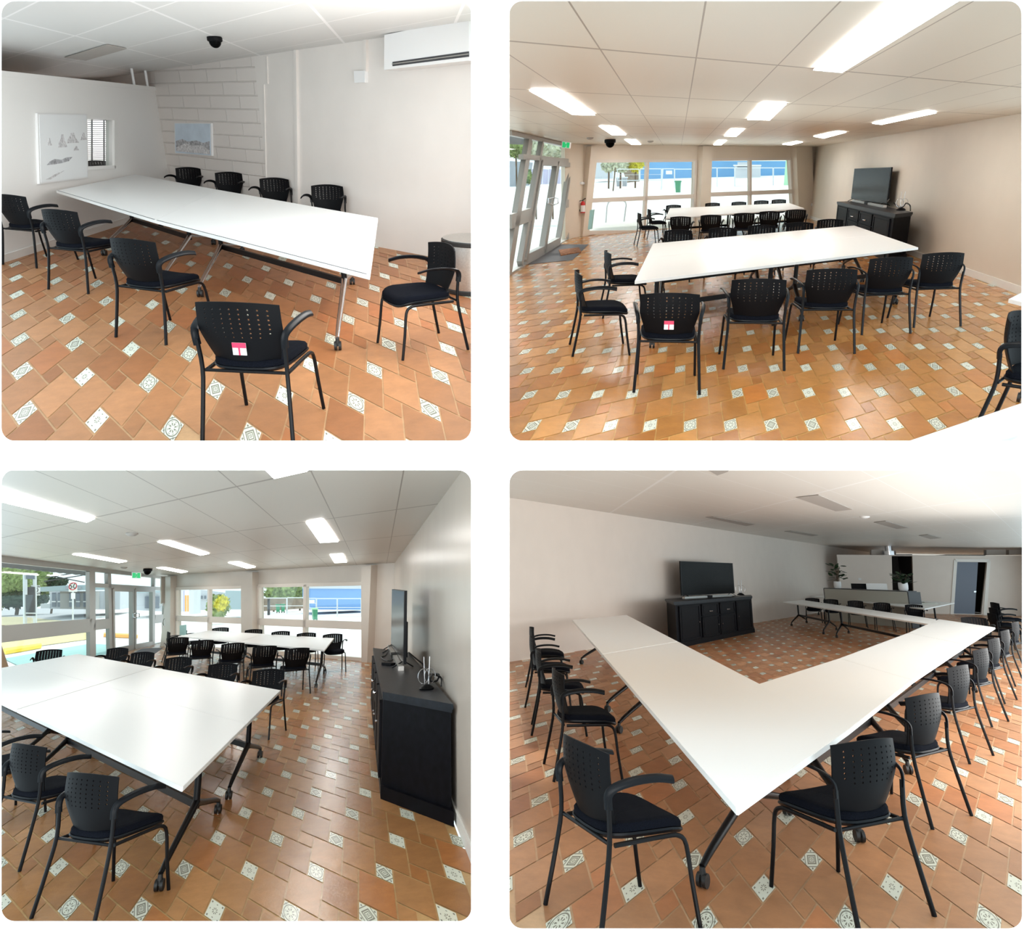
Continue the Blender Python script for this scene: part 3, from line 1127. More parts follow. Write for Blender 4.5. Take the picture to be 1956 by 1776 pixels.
def chair_back(room, px, py, yaw, *a, **k):
    """placed by the top of its backrest"""
    p = room.P(px, py, 0.82)
    f = Vector((-math.sin(R(yaw)), math.cos(R(yaw)), 0)) * 0.27
    return chair(room, (p.x + f.x, p.y + f.y), yaw, *a, **k)


# ------------------------------------------------------------------ tables
def bil(c, u, v):
    return (c[0] * (1 - u) + c[1] * u) * (1 - v) + (c[3] * (1 - u) + c[2] * u) * v


def caster(bm, p, d):
    p = Vector(p)
    side = Vector((-d.y, d.x, 0)).normalized()
    for s in (-1, 1):
        cyl(bm, p + side * 0.017 * s + Vector((0, 0, 0.036)), side, 0.036, 0.020, 14)
    tube(bm, [p + Vector((0, 0, 0.036)) + d * 0.0, p + Vector((0, 0, 0.075)), p + Vector((0, 0, 0.10))], 0.022, 10, 0.014)


def table(room, c, label, group, us=(.08, .92), z=0.74, alloy=False, line=False, rails=True, th=0.028, vs=(.10, .90), edge=True):
    """c: four plan corners (long side c0-c1, then round the table)"""
    ctr = (c[0] + c[1] + c[2] + c[3]) / 4
    ctr.z = 0
    c = [Vector((p.x, p.y, 0)) - ctr for p in c]
    t = thing('folding_table', label, 'table', at_point(room, ctr), group)
    zv = lambda p, zz: Vector((p.x, p.y, zz))
    inset = 0.006
    bm = bmesh.new()
    prism(bm, [zv(p, z - th) for p in c], (0, 0, th))
    tp = obj('tabletop', bm, M['top'], t)
    bm = bmesh.new()
    for a, b in ((0, 1), (1, 2), (2, 3), (3, 0)):
        p, q = c[a], c[b]
        d = (q - p).normalized()
        n = Vector((-d.y, d.x, 0))
        if n.dot(p) < 0:
            n = -n
        prism(bm, [zv(p, z - th - .001), zv(q, z - th - .001), zv(q, z - 0.001), zv(p, z - 0.001)], n * 0.004)
    obj('edging', bm, M['edge'], tp)
    if line:
        bm = bmesh.new()
        for a, b in ((0, 1), (1, 2), (2, 3), (3, 0)):
            if (a, b) not in line:
                continue
            i0 = bil(c, 0.5, 0.5)
            p, q = c[a] * .985 + i0 * .015, c[b] * .985 + i0 * .015
            d = (q - p).normalized()
            n = Vector((-d.y, d.x, 0)) * 0.006
            prism(bm, [zv(p + n, z), zv(q + n, z), zv(q - n, z), zv(p - n, z)], (0, 0, 0.0015))
        obj('edge_line', bm, M['dline'], tp)
    fm = M['chrome'] if alloy else M['metalb']
    for u in us:
        a, m_, b = bil(c, u, vs[0]), bil(c, u, .5), bil(c, u, vs[1])
        bm = bmesh.new()
        tube(bm, [zv(m_, 0.27), zv(m_, z - th)], 0.026, 12)
        lg = obj('leg', bm, M['metalb'], t, None, True)
        for e in (a, b):
            d = (e - m_)
            L_ = d.length
            d = d / L_
            bm = bmesh.new()
            tube(bm, smooth_path([zv(m_, .31), zv(m_ + d * L_ * .25, .255), zv(m_ + d * L_ * .8, .15), zv(e, .10)], 3), 0.030, 10, 0.017)
            obj('foot', bm, fm, lg, None, True)
            bm = bmesh.new()
            caster(bm, zv(e, 0), d)
            obj('caster', bm, M['rubber'], lg, None, True)
    if len(us) > 1:
        a, b = bil(c, us[0], .5), bil(c, us[-1], .5)
        d = (b - a).normalized()
        n = Vector((-d.y, d.x, 0)) * .016
        bm = bmesh.new()
        prism(bm, [zv(a + n, .27), zv(b + n, .27), zv(b - n, .27), zv(a - n, .27)], (0, 0, .055))
        obj('crossbar', bm, M['metalb'], t)
    if rails:
        bm = bmesh.new()
        for v in (.14, .86):
            a, b = bil(c, us[0], v), bil(c, us[-1], v)
            d = (b - a).normalized()
            n = Vector((-d.y, d.x, 0)) * .014
            prism(bm, [zv(a + n, z - th - .045), zv(b + n, z - th - .045), zv(b - n, z - th - .045), zv(a - n, z - th - .045)], (0, 0, .045))
        for u in us:
            a, b = bil(c, u, .14), bil(c, u, .86)
            d = (b - a).normalized()
            n = Vector((-d.y, d.x, 0)) * .014
            prism(bm, [zv(a + n, z - th - .04), zv(b + n, z - th - .04), zv(b - n, z - th - .04), zv(a - n, z - th - .04)], (0, 0, .04))
        obj('rail', bm, M['metalb'], t)
    return t


def quad(room, pts, z=0.74):
    return [room.P(px, py, z) for px, py in pts]


def sub(c, u0, u1, v0, v1):
    return [bil(c, u0, v0), bil(c, u1, v0), bil(c, u1, v1), bil(c, u0, v1)]


# ------------------------------------------------------------------ top left room
q = quad(R1, [(108, 364), (705, 526), (721, 416), (258, 333)])
# seam between the two tables, picked on both long edges
s0, s1 = R1.P(296, 420.5, .74), R1.P(417, 362.5, .74)
gap = (q[1] - q[0]).normalized() * 0.004
table(R1, [q[0], s0 - gap, s1 - gap, q[3]], 'white folding table on alloy feet beside the office partition, top left room', 'long table, top left room',
      us=(.33, .93), alloy=True, line=((0, 1),), rails=False)
table(R1, [s0 + gap, q[1], q[2], s1 + gap], 'white folding table on alloy feet away from the partition, top left room', 'long table, top left room',
      us=(.17, .86), alloy=True, line=((0, 1),), rails=False)
G = 'chairs around the table, top left room'
chair_floor(R1, 84, 500, -38, 'black dotted-back armchair nearest the white partition, viewer side of table, top left room', G)
chair_floor(R1, 180, 545, -38, 'black dotted-back armchair second from the partition on viewer side, top left room', G)
chair_floor(R1, 326, 632, -40, 'black dotted-back armchair third from the partition on viewer side, top left room', G)
chair_floor(R1, 515, 808, -24, 'black armchair with red and white sticker on its back, front of top left room', G, sticker=True)
chair_floor(R1, 800, 662, 102, 'black armchair facing the table end, beside steel bin, top left room', G)
for x, y, lab in ((361, 319, 'first from the partition'), (438, 328, 'second from the partition'), (525, 339, 'third from the partition'), (626, 352, 'fourth from the partition')):
    chair_back(R1, x, y, 158, 'black dotted-back armchair along the block wall, %s, top left room' % lab, G)

# seen through the office window
G = 'chairs behind the office window'
chair_back(R1, 179, 306, -150, 'black chair behind the office window glass, nearer the seascape print', G)
chair_back(R1, 206, 309, -105, 'black chair behind the office window glass, at its right edge', G)
wbl = Wall(R1, (100, 379), (240, 385))
pl = R1.P(178, 398, 0)
area('blind_fill', R1.M @ Matrix.Translation((pl.x, pl.y, 2.15)) @ Matrix.Rotation(R(42), 4, 'X'), 1.0, .5, 20).data.spread = R(90)  # fill lamp added inside the office to brighten the blind
t = thing('venetian_blind', 'pale venetian blind with dark gaps behind the small office window', 'blind', R1.M)
bm = bmesh.new()
prism(bm, [wbl.at(*p) for p in ((120, 200), (250, 204), (250, 372), (120, 370))], -wbl.n * .03)
obj('backing', bm, M['signdark'], t)
bm = bmesh.new()
for k in range(34):
    y = 222 + k * 3.9
    wbl.slab(bm, [(125, y), (245, y + 1), (245, y + 3.6), (125, y + 2.6)], .03, 0)
obj('slat', bm, M['part1'], t)['kind'] = 'stuff'
bm = bmesh.new()
for x in (178, 201):
    wbl.slab(bm, [(x, 215), (x + 1.4, 215), (x + 1.4, 370), (x, 370)], .06, 0)
obj('ladder_tape', bm, M['signdark'], t)

# prints on the walls
def framed(w, room, name, q, label, m, art):
    t = thing(name, label, 'picture', room.M)
    bm = bmesh.new()
    w.slab(bm, q, 0.03)
    obj('frame', bm, M['white'], t)
    cx, cy = sum(p[0] for p in q) / 4, sum(p[1] for p in q) / 4
    qi = [(cx + (p[0] - cx) * .95, cy + (p[1] - cy) * .96) for p in q]
    bm = bmesh.new()
    w.slab(bm, qi, 0.034)
    pr = obj('print', bm, m, t)
    lay = 0.0362

    def uvp(u, v):
        a = (qi[0][0] * (1 - u) + qi[1][0] * u, qi[0][1] * (1 - u) + qi[1][1] * u)
        b = (qi[3][0] * (1 - u) + qi[2][0] * u, qi[3][1] * (1 - u) + qi[2][1] * u)
        return (a[0] * (1 - v) + b[0] * v, a[1] * (1 - v) + b[1] * v)
    for nm, mm, poly in art:
        bm = bmesh.new()
        w.slab(bm, [uvp(*p) for p in poly], lay, -0.034)
        obj(nm, bm, mm, pr)
        lay += 0.0006
    return t


stack = lambda x, y, w, h: [(x - w, y), (x - w * .8, y - h * .4), (x - w * .35, y - h * .8), (x - w * .3, y - h), (x + w * .2, y - h), (x + w * .4, y - h * .55), (x + w * .8, y - h * .2), (x + w, y)]
lt = mat('light_print_ink', (0.66, 0.65, 0.66), 0.7, noise=0.35, scale=30)
framed(w1p, R1, 'framed_print', [c1(142, 456), c1(343, 459), c1(347, 716), c1(150, 741)],
       'tall white framed seascape with rock stacks on the partition', M['paper'],
       [('rock', lt, stack(.48, .50, .10, .20)), ('rock', lt, stack(.70, .44, .13, .16)), ('rock', lt, stack(.93, .40, .07, .12)), ('rock', lt, stack(.20, .46, .05, .11)),
        ('rock', lt, stack(.77, .56, .06, .07)),
        ('rock', M['ink'], [(.13, .75), (.2, .70), (.3, .67), (.45, .69), (.55, .66), (.68, .66), (.6, .72), (.45, .74), (.3, .75)]),
        ('rock', lt, [(.1, .96), (.3, .90), (.5, .86), (.4, .9), (.2, .97)])])
framed(w1b, R1, 'framed_print', [c1(708, 495), c1(857, 496), c1(860, 628), c1(711, 617)],
       'small white framed dune scene hanging on the block wall', M['inkblue'],
       [('dune', M['ink'], [(.02, .60), (.2, .52), (.35, .60), (.6, .55), (.8, .62), (.98, .55), (.98, .97), (.02, .95)]),
        ('dune', lt, [(.02, .82), (.3, .66), (.5, .72), (.75, .70), (.98, .84), (.98, .97), (.02, .95)])])

# air conditioner
t = thing('air_conditioner', 'white wall-mounted split air conditioner with dark louvre', 'air conditioner', R1.M)
bm = bmesh.new()
w1b.slab(bm, [(764.5, 71), (925, 39), (925, 119), (763.5, 136)], 0.26)
obj('body', bm, M['white'], t)
bm = bmesh.new()
a_, b_, c_, d_ = [w1b.at(*p) for p in (c1(1645, 256), (925, 102), (925, 112), c1(1645, 273))]
prism(bm, [p + w1b.n * .255 for p in (a_, b_, c_, d_)], w1b.n * 0.01)
lou = obj('louvre', bm, M['signdark'], t)
bm = bmesh.new()
mid0, mid1 = (a_ + d_) / 2, (b_ + c_) / 2
tube(bm, [mid0 + w1b.n * .27, mid1 + w1b.n * .27], 0.006, 6)
obj('vane', bm, M['alu'], lou)
# conduits and box on the wall
bm = bmesh.new()
w1b.bar(bm, (567.5, 90), (571, 400), .055, .04)
tagp(obj('conduit', bm, M['wall1'], None, R1.M), 'long cream conduit running down the wall behind the row of chairs', 'conduit')
t = thing('junction_box', 'white junction box with a short conduit up to the ceiling', 'junction box', R1.M)
bm = bmesh.new()
w1b.slab(bm, [c1(1437, 287), c1(1482, 285), c1(1481, 333), c1(1439, 334)], 0.05)
obj('body', bm, M['white'], t)
bm = bmesh.new()
w1b.bar(bm, c1(1477, 160), c1(1479, 288), .05, .04)
obj('conduit', bm, M['wall1'], t)
bm = bmesh.new()
w1b.bar(bm, c1(1066, 340), c1(1074, 720), .012, .018)
w1b.bar(bm, c1(1078, 226), c1(1081, 338), .012, .018)
tagp(obj('trim_5', bm, M['wall1'], None, R1.M), kind='structure')
# posts above the partition
for x, y0, y1, lab in ((263.5, 128, 171, 'left one of two thin white posts between partition top and ceiling'),
                       (289, 134, 174, 'right one of two thin white posts between partition top and ceiling')):
    sx = w1p.sz(x, y1)[0]
    bm = bmesh.new()
    p = w1p.xyz(sx, 0, -.05)
    zt = R1.ceil[0] + R1.ceil[1] * p.x + R1.ceil[2] * p.y
    tube(bm, [p + Vector((0, 0, htop + .03)), p + Vector((0, 0, zt))], 0.022, 10)
    tagp(obj('post', bm, M['white'], None, R1.M), lab, 'post', 'posts above the partition')


def ceiling_item(room, px, py):
    return room.M @ Matrix.Translation(room.C(px, py))


def dome(room, px, py, r, label):
    t = thing('dome_camera', label, 'security camera', ceiling_item(room, px, py))
    bm = bmesh.new()
    lathe(bm, [(r * .9, 0), (r, -r * .1), (r, -r * .5), (r * .9, -r * .62)])
    obj('housing', bm, M['plastic'], t, None, True)
    bm = bmesh.new()
    lathe(bm, [(r * .8, -r * .62)] + [(r * .8 * math.cos(R(a)), -r * .62 - r * .8 * math.sin(R(a))) for a in (20, 40, 60, 75, 88)])
    obj('dome', bm, M['screen'], t, None, True)


def ceil_quad(room, name, q, label, cat, m, group=None, drop=0.012, frame=True):
    t = thing(name, label, cat, room.M, group)
    pts = [room.C(*p, dz=-drop) for p in q]
    c = sum(pts, Vector()) / 4
    if frame:
        bm = bmesh.new()
        prism(bm, [c + (p - c) * 1.03 for p in [room.C(*p, dz=-.002) for p in q]], (0, 0, -drop + .004))
        obj('frame', bm, M['white'], t)
    bm = bmesh.new()
    prism(bm, pts, (0, 0, -.008))
    obj('diffuser', bm, m, t)
    return t


dome(R1, 409.5, 70, .085, 'black dome camera on the ceiling of the top left room')
ceil_quad(R1, 'ceiling_light', [c1(260, 230), c1(430, 178), c1(510, 195), c1(345, 242)], 'unlit grey ceiling light panel above the partition, top left room', 'ceiling light', M['lampoff'], None, .006, False)

# steel bin by the right wall
t = thing('waste_bin', 'brushed steel bin with black rim at right edge, top left room', 'bin', at_floor(R1, 905, 552))
bm = bmesh.new()
rb, hb = .34, .56
lathe(bm, [(rb, 0), (rb, hb - .05), (rb * .99, hb), (rb * .9, hb), (0.01, hb - .005)], 36)
obj('body', bm, M['steel'], t, None, True)
for zz in (.0, hb - .055):
    bm = bmesh.new()
    lathe(bm, [(rb + .002, zz), (rb + .012, zz + .008), (rb + .012, zz + .04), (rb + .002, zz + .05)], 36)
    obj('rim', bm, M['rubber'], t, None, True)

# ------------------------------------------------------------------ top right room
q = quad(R2, [(1213.2, 536.7), (1753.5, 472.4), (1631.4, 430.7), (1247.9, 464.9)])
G = 'front table block, top right room'
e = .0012
for (u0, u1, v0, v1, lab) in ((0, .5 - e, 0, .5 - e, 'near left quarter'), (.5 + e, 1, 0, .5 - e, 'near right quarter'),
                              (0, .5 - e, .5 + e, 1, 'far left quarter'), (.5 + e, 1, .5 + e, 1, 'far right quarter')):
    table(R2, sub(q, u0, u1, v0, v1), 'white folding table, %s of the front table block, top right room' % lab, G, us=(.10, .90))
q = quad(R2, [(1271.5, 416.5), (1536.5, 398), (1508, 387.8), (1279.7, 397.6)])
G = 'far table, top right room'
table(R2, sub(q, 0, .5 - e, 0, 1), 'white folding table, left half of the far table, top right room', G, us=(.10, .90))
table(R2, sub(q, .5 + e, 1, 0, 1), 'white folding table, right half of the far table, top right room', G, us=(.10, .90))
q = quad(R2, [(1700, 855), (2260, 667), (2300, 730), (1800, 872)])
table(R2, q, 'white tabletop cut off at the bottom right corner of the top right room', None, us=(.88,), rails=False, vs=(.3, .7))
q = quad(R2, [(1928, 571), (2050, 600), (2060, 560), (1965, 552)])
table(R2, q, 'white table end poking in at right edge above the black chair back', None, us=(.5,), rails=False)
chair_floor(R2, 1982, 848, -118, 'black chair cut off by the right edge, top right room', None)
G = 'chairs at the front table, top right room'
chair_floor(R2, 1272, 731, 8, 'black armchair with red sticker, leftmost on near side, top right room', G, sticker=True)
for x, y, yw, lab in ((1431, 690, 8, 'second'), (1560, 661, 12, 'third'), (1664, 627, 20, 'fourth'), (1759, 614, 20, 'fifth')):
    chair_floor(R2, x, y, yw, 'black armchair, %s from left on near side of front table, top right room' % lab, G)
chair_floor(R2, 1149, 668, -72, 'black armchair at left end of front table, nearer viewer, top right room', G)
chair_floor(R2, 1194, 600, -72, 'black armchair at left end of front table, farther one, top right room', G)
for (x, y), lab in zip(((1296, 438), (1381, 434), (1455.5, 429), (1528, 424), (1586, 418)), ('first', 'second', 'third', 'fourth', 'fifth')):
    chair_back(R2, x, y, 182, 'black chair facing viewer across front table, %s from left, top right room' % lab, G)
G = 'chairs at the far table, top right room'
for (x, y), lab in zip(((1299.7, 413), (1358, 410), (1421.8, 406.5), (1470.5, 403), (1521, 400)), ('first', 'second', 'third', 'fourth', 'fifth')):
    chair_back(R2, x, y, 0, 'black chair on near side of far table, %s from left, top right room' % lab, G)
for (x, y), lab in zip(((1287, 391), (1361.5, 387), (1411.7, 385), (1454.5, 382.5), (1488, 380.5)), ('first', 'second', 'third', 'fourth', 'fifth')):
    chair_back(R2, x, y, 180, 'black chair on window side of far table, %s from left, top right room' % lab, G)
chair_floor(R2, 1237, 468, -72, 'black armchair at left end of far table, nearer viewer, top right room', G)
chair_floor(R2, 1254, 455, -72, 'black armchair at left end of far table, farther one, top right room', G)


# cabinets
def cabinet(room, fl, fr, br, bl, z, label, texture=False):
    """px corners of the top"""
    c = [room.P(*p, z) for p in (fl, fr, br, bl)]
    ctr = sum(c, Vector()) / 4
    ctr.z = 0
    c = [Vector((p.x, p.y, 0)) - ctr for p in c]
    t = thing('sideboard', label, 'cabinet', at_point(room, ctr))
    zv = lambda p, zz: Vector((p.x, p.y, zz))
    ci = [p * .97 for p in c]
    bm = bmesh.new()
    prism(bm, [zv(p, .0) for p in ci], (0, 0, z - .04))
    body = obj('body', bm, M['wood'], t)
    bm = bmesh.new()
    prism(bm, [zv(p, z - .045) for p in c], (0, 0, .045))
    prism(bm, [zv(p * .985, z - .075) for p in c], (0, 0, .03))
    obj('top', bm, M['woodtop'], t)
    bm = bmesh.new()
    prism(bm, [zv(p * 1.0, 0) for p in c], (0, 0, .11))
    obj('plinth', bm, M['wood'], t)
    u = (ci[1] - ci[0])
    L_ = u.length
    u = u / L_
    n = Vector((u.y, -u.x, 0))
    if n.dot(ci[0]) < 0:
        n = -n

    def panel(bm, s0, s1, z0, z1, o0, o1):
        a, b = ci[0] + u * L_ * s0, ci[0] + u * L_ * s1
        prism(bm, [zv(a, z0) + n * o0, zv(b, z0) + n * o0, zv(b, z1) + n * o0, zv(a, z1) + n * o0], n * (o1 - o0))
    zt = z - .10

    def leaf(name, s0, s1, z0, z1, hs, hz, handle):
        bm = bmesh.new()
        panel(bm, s0, s1, z0, z1, -.002, .016)
        m_ = .025
        ds = .022
        panel(bm, s0 + ds, s1 - ds, z0 + .05, z1 - .05, .016, .022)
        for (a, b, c0, c1_) in ((s0, s0 + ds * .7, z0, z1), (s1 - ds * .7, s1, z0, z1), (s0, s1, z0, z0 + .035), (s0, s1, z1 - .035, z1)):
            panel(bm, a, b, c0, c1_, .016, .028)
        dr = obj(name, bm, M['wood'], t)
        bm = bmesh.new()
        p = ci[0] + u * L_ * hs + Vector((0, 0, hz)) + n * .03
        if handle:
            tube(bm, [p - u * L_ * .018, p - u * L_ * .012 + n * .02, p + u * L_ * .012 + n * .02, p + u * L_ * .018], .011, 8)
            obj('handle', bm, M['chrome'], dr)
        else:
            cyl(bm, p, n, .016, .03, 10)
            obj('knob', bm, M['chrome'], dr)
    leaf('door', .03, .26, .13, zt, .24, z * .5, False)
    leaf('drawer', .28, .49, z * .62, zt, .385, z * .72, True)
    leaf('drawer', .51, .72, z * .62, zt, .615, z * .72, True)
    leaf('door', .28, .495, .13, z * .60, .475, z * .38, False)
    leaf('door', .505, .72, .13, z * .60, .525, z * .38, False)
    leaf('door', .74, .97, .13, zt, .76, z * .5, False)
    return t


def television(room, bl, br, z, hgt, label, back=False, legs=True):
    """bl, br: px of the lower corners at height z"""
    a, b = room.P(*bl, z), room.P(*br, z)
    ctr = (a + b) / 2
    t = thing('television', label, 'television', at_point(room, ctr))
    a, b = a - ctr, b - ctr
    u = (b - a).normalized()
    n = Vector((u.y, -u.x, 0))
    if n.dot(-ctr) < 0:
        n = -n
    up = Vector((0, 0, 1))
    lift = .06
    bm = bmesh.new()
    prism(bm, [a + up * lift - n * .02, b + up * lift - n * .02, b + up * (lift + hgt) - n * .02, a + up * (lift + hgt) - n * .02], n * .035)
    obj('bezel', bm, M['plastic_edge'], t)
    bm = bmesh.new()
    i = (b - a).length * .012
    prism(bm, [a + u * i + up * (lift + .015) + n * .015, b - u * i + up * (lift + .015) + n * .015, b - u * i + up * (lift + hgt - .012) + n * .015, a + u * i + up * (lift + hgt - .012) + n * .015], n * .002)
    obj('screen', bm, M['screen'], t)
    bm = bmesh.new()
    prism(bm, [a * .8 + up * (lift + .05) - n * .02, b * .8 + up * (lift + .05) - n * .02, b * .8 + up * (lift + hgt * .55) - n * .02, a * .8 + up * (lift + hgt * .55) - n * .02], -n * .035)
    obj('rear_housing', bm, M['plastic'], t)
    for e_ in (a * .86, b * .86):
        bm = bmesh.new()
        tube(bm, [e_ + n * .14 + up * .008, e_ + up * (lift + .02)], .008, 6)
        tube(bm, [e_ - n * .12 + up * .008, e_ + up * (lift + .02)], .008, 6)
        obj('foot', bm, M['plastic_edge'], t)
    return t


def soundbar(room, p, q, z, label):
    a, b = room.P(*p, z), room.P(*q, z)
    c = (a + b) / 2
    t = thing('soundbar', label, 'speaker', at_point(room, c))
    u = (b - a).normalized()
    n = Vector((-u.y, u.x, 0)) * .035
    a, b = a - c, b - c
    bm = bmesh.new()
    prism(bm, [a + n, b + n, b - n, a - n], (0, 0, .05))
    obj('casing', bm, M['steel'], t)
    bm = bmesh.new()
    prism(bm, [a * .1 + n * 1.2, b * .1 + n * 1.2, b * .1 - n * 1.2, a * .1 - n * 1.2], (0, 0, .056))
    obj('control_panel', bm, M['plastic'], t)


def antenna(room, px, py, z, s, label):
    t = thing('indoor_antenna', label, 'antenna', at_floor(room, px, py, z))
    bm = bmesh.new()
    lathe(bm, [(.07 * s, 0), (.075 * s, .01), (.05 * s, .03 * s), (.02 * s, .045 * s)], 20)
    obj('base', bm, M['plastic'], t, None, True)
    for k in (-1, 1):
        bm = bmesh.new()
        cx = k * .035 * s
        tube(bm, [Vector((cx + .055 * s * math.cos(a), 0.01 * k, .12 * s + .07 * s * math.sin(a))) for a in [2 * math.pi * i / 20 for i in range(21)]], .004, 6)
        obj('loop', bm, M['chrome'], t, None, True)
        bm = bmesh.new()
        tube(bm, [(k * .02 * s, 0, .04 * s), (k * .03 * s, 0, .30 * s)], .0035, 6)
        obj('rod', bm, M['chrome'], t)


def cable(room, pts, r, label):
    bm = bmesh.new()
    tube(bm, smooth_path(pts, 5), r, 6)
    tagp(obj('cable', bm, M['cable'], None, room.M, True), label, 'cable')


cabinet(R2, (1598.7, 385), (1710.4, 408.8), (1744, 405), (1637, 383.7), .90, 'black sideboard with drawers under the television, top right room')
television(R2, (1626, 384), (1694, 394.5), .90, .78, 'black flat television on the sideboard, top right room')
soundbar(R2, (1630, 384.5), (1690, 396.5), .90, 'thin grey soundbar in front of the television, top right room')
antenna(R2, 1721, 401.5, .90, 1.2, 'small loop antenna on the sideboard end, top right room')
P_ = lambda x, y, z=.9: R2.P(x, y, z)
cable(R2, [P_(1694, 386, 1.1), P_(1700, 380, 1.05), P_(1710, 390, .95), P_(1718, 396, .93), P_(1726, 394, 1.0), P_(1731, 388, 1.08), P_(1738, 392, 1.0), P_(1739, 402, .91)], .012,
      'black cable curling beside the television, top right room')

R2L = [([c2(1500, 0), c2(1725, 0), c2(1265, 272), c2(1157, 262)], 'long lit panel, largest, running to top edge'),
       ([c2(80, 345), c2(190, 348), c2(325, 436), c2(240, 434)], 'lit panel at left over the entrance'),
       ([c2(960, 392), c2(1052, 394), c2(990, 455), c2(905, 453)], 'lit panel in the middle'),
       ([c2(1380, 468), c2(1590, 422), c2(1622, 428), c2(1415, 472)], 'long lit panel above the television'),
       ([c2(342, 480), c2(400, 481), c2(443, 512), c2(390, 512)], 'small lit panel left of the dome camera'),
       ([c2(438, 530), c2(478, 531), c2(500, 549), c2(465, 549)], 'farthest lit panel on the left'),
       ([c2(845, 490), c2(893, 491), c2(862, 518), c2(817, 517)], 'small lit panel behind the middle one'),
       ([c2(795, 533), c2(826, 534), c2(806, 550), c2(776, 550)], 'farthest lit panel in the middle'),
       ([c2(1157, 518), c2(1245, 499), c2(1280, 502), c2(1195, 525)], 'lit panel behind the one above the television'),
       ([c2(1038, 548), c2(1090, 537), c2(1115, 540), c2(1070, 551)], 'farthest lit panel on the right')]
for q, lab in R2L:
    if q[0][1] == 0:
        q = [(c2(1534, -20)[0], -20), (c2(1767, -20)[0], -20), q[2], q[3]]
    ceil_quad(R2, 'ceiling_light', q, lab + ' of the ceiling, top right room', 'ceiling light', M['lamp'], 'ceiling lights, top right room')
dome(R2, 1165.5, 266, .14, 'black dome camera on the ceiling near the entrance, top right room')
for x, y, lab in ((1127, 262.5, 'round smoke detector left of the dome camera, top right room'), (1242.5, 269, 'small round ceiling sensor beyond the dome camera, top right room')):
    bm = bmesh.new()
    lathe(bm, [(.08, 0), (.08, -.02), (.05, -.045), (.01, -.05)], 16)
    tagp(obj('smoke_detector', bm, M['lampoff'], None, ceiling_item(R2, x, y), True), lab, 'smoke detector')


def extinguisher(w, room, px, top, bot, label):
    s_, z0 = w.sz(px, bot)
    _, z1 = w.sz(px, top)
    t = thing('fire_extinguisher', label, 'fire extinguisher', room.M @ Matrix.Translation(w.xyz(s_, z0, .10)))
    hh = z1 - z0
    r = hh * .16
    bm = bmesh.new()
    lathe(bm, [(r, .02), (r, hh * .35), (r, hh * .36)], 18)
    obj('cylinder_base', bm, M['red'], t, None, True)
    bm = bmesh.new()
    lathe(bm, [(r * 1.01, hh * .12), (r * 1.01, hh * .55)], 18)
    obj('label_band', bm, M['white'], t, None, True)
    bm = bmesh.new()
    lathe(bm, [(r, hh * .50), (r * .98, hh * .68), (r * .6, hh * .78), (r * .3, hh * .82)], 18)
    obj('shoulder', bm, M['red'], t, None, True)
    bm = bmesh.new()
    tube(bm, [(0, 0, hh * .8), (0, 0, hh * .9), (r * 1.2, 0, hh * 1.0)], r * .22, 8)
    tube(bm, smooth_path([(0, 0, hh * .87), (-r * 1.6, 0, hh * .8), (-r * 1.8, 0, hh * .45), (-r * 1.2, 0, hh * .15)], 4), r * .16, 8)
    obj('hose', bm, M['rubber'], t, None, True)


extinguisher(w2c, R2, 1107.5, 379, 408, 'red and white fire extinguisher by the entrance, top right room')
bm = bmesh.new()
w2c.slab(bm, [za(660, 575), za(722, 575), za(720, 598), za(658, 598)], .05)
tagp(obj('switch_box', bm, M['white'], None, R2.M), 'small white control box above the fire extinguisher, top right room', 'switch')
bm = bmesh.new()
w2r.slab(bm, [zb(888, 500), zb(902, 502), zb(902, 525), zb(888, 522)], .02)
tagp(obj('wall_socket', bm, M['white'], None, R2.M), 'white wall socket low on the wall near the far table', 'socket')
t = thing('security_camera', 'small white camera high in the corner above the entrance, top right room', 'security camera', R2.M @ Matrix.Translation(R2.C(1119.5, 279) + Vector((0, 0, -.12))))
bm = bmesh.new()
cyl(bm, (0, 0, 0), (0, 1, 0), .07, .16, 12)
obj('body', bm, M['white'], t, None, True)
bm = bmesh.new()
tube(bm, [(0, .05, 0), (0, .1, .12)], .02, 8)
obj('bracket', bm, M['white'], t)

# floor mats
bm = bmesh.new()
prism(bm, [R2.P(*za(x, y)) + Vector((0, 0, .001)) for x, y in ((125, 1352), (590, 1305), (738, 1160), (430, 1160))], (0, 0, .008))
tagp(obj('entrance_mat', bm, M['matgrey'], None, R2.M), 'large grey entrance mat on tiles inside the glass door, top right room', 'mat')
bm = bmesh.new()
prism(bm, [R2.P(*za(x, y)) + Vector((0, 0, .0095)) for x, y in ((480, 1270), (670, 1235), (650, 1195), (460, 1218))], (0, 0, .02))
tagp(obj('doormat', bm, M['coir'], None, R2.M), 'small brown patterned doormat lying on the grey entrance mat', 'mat')

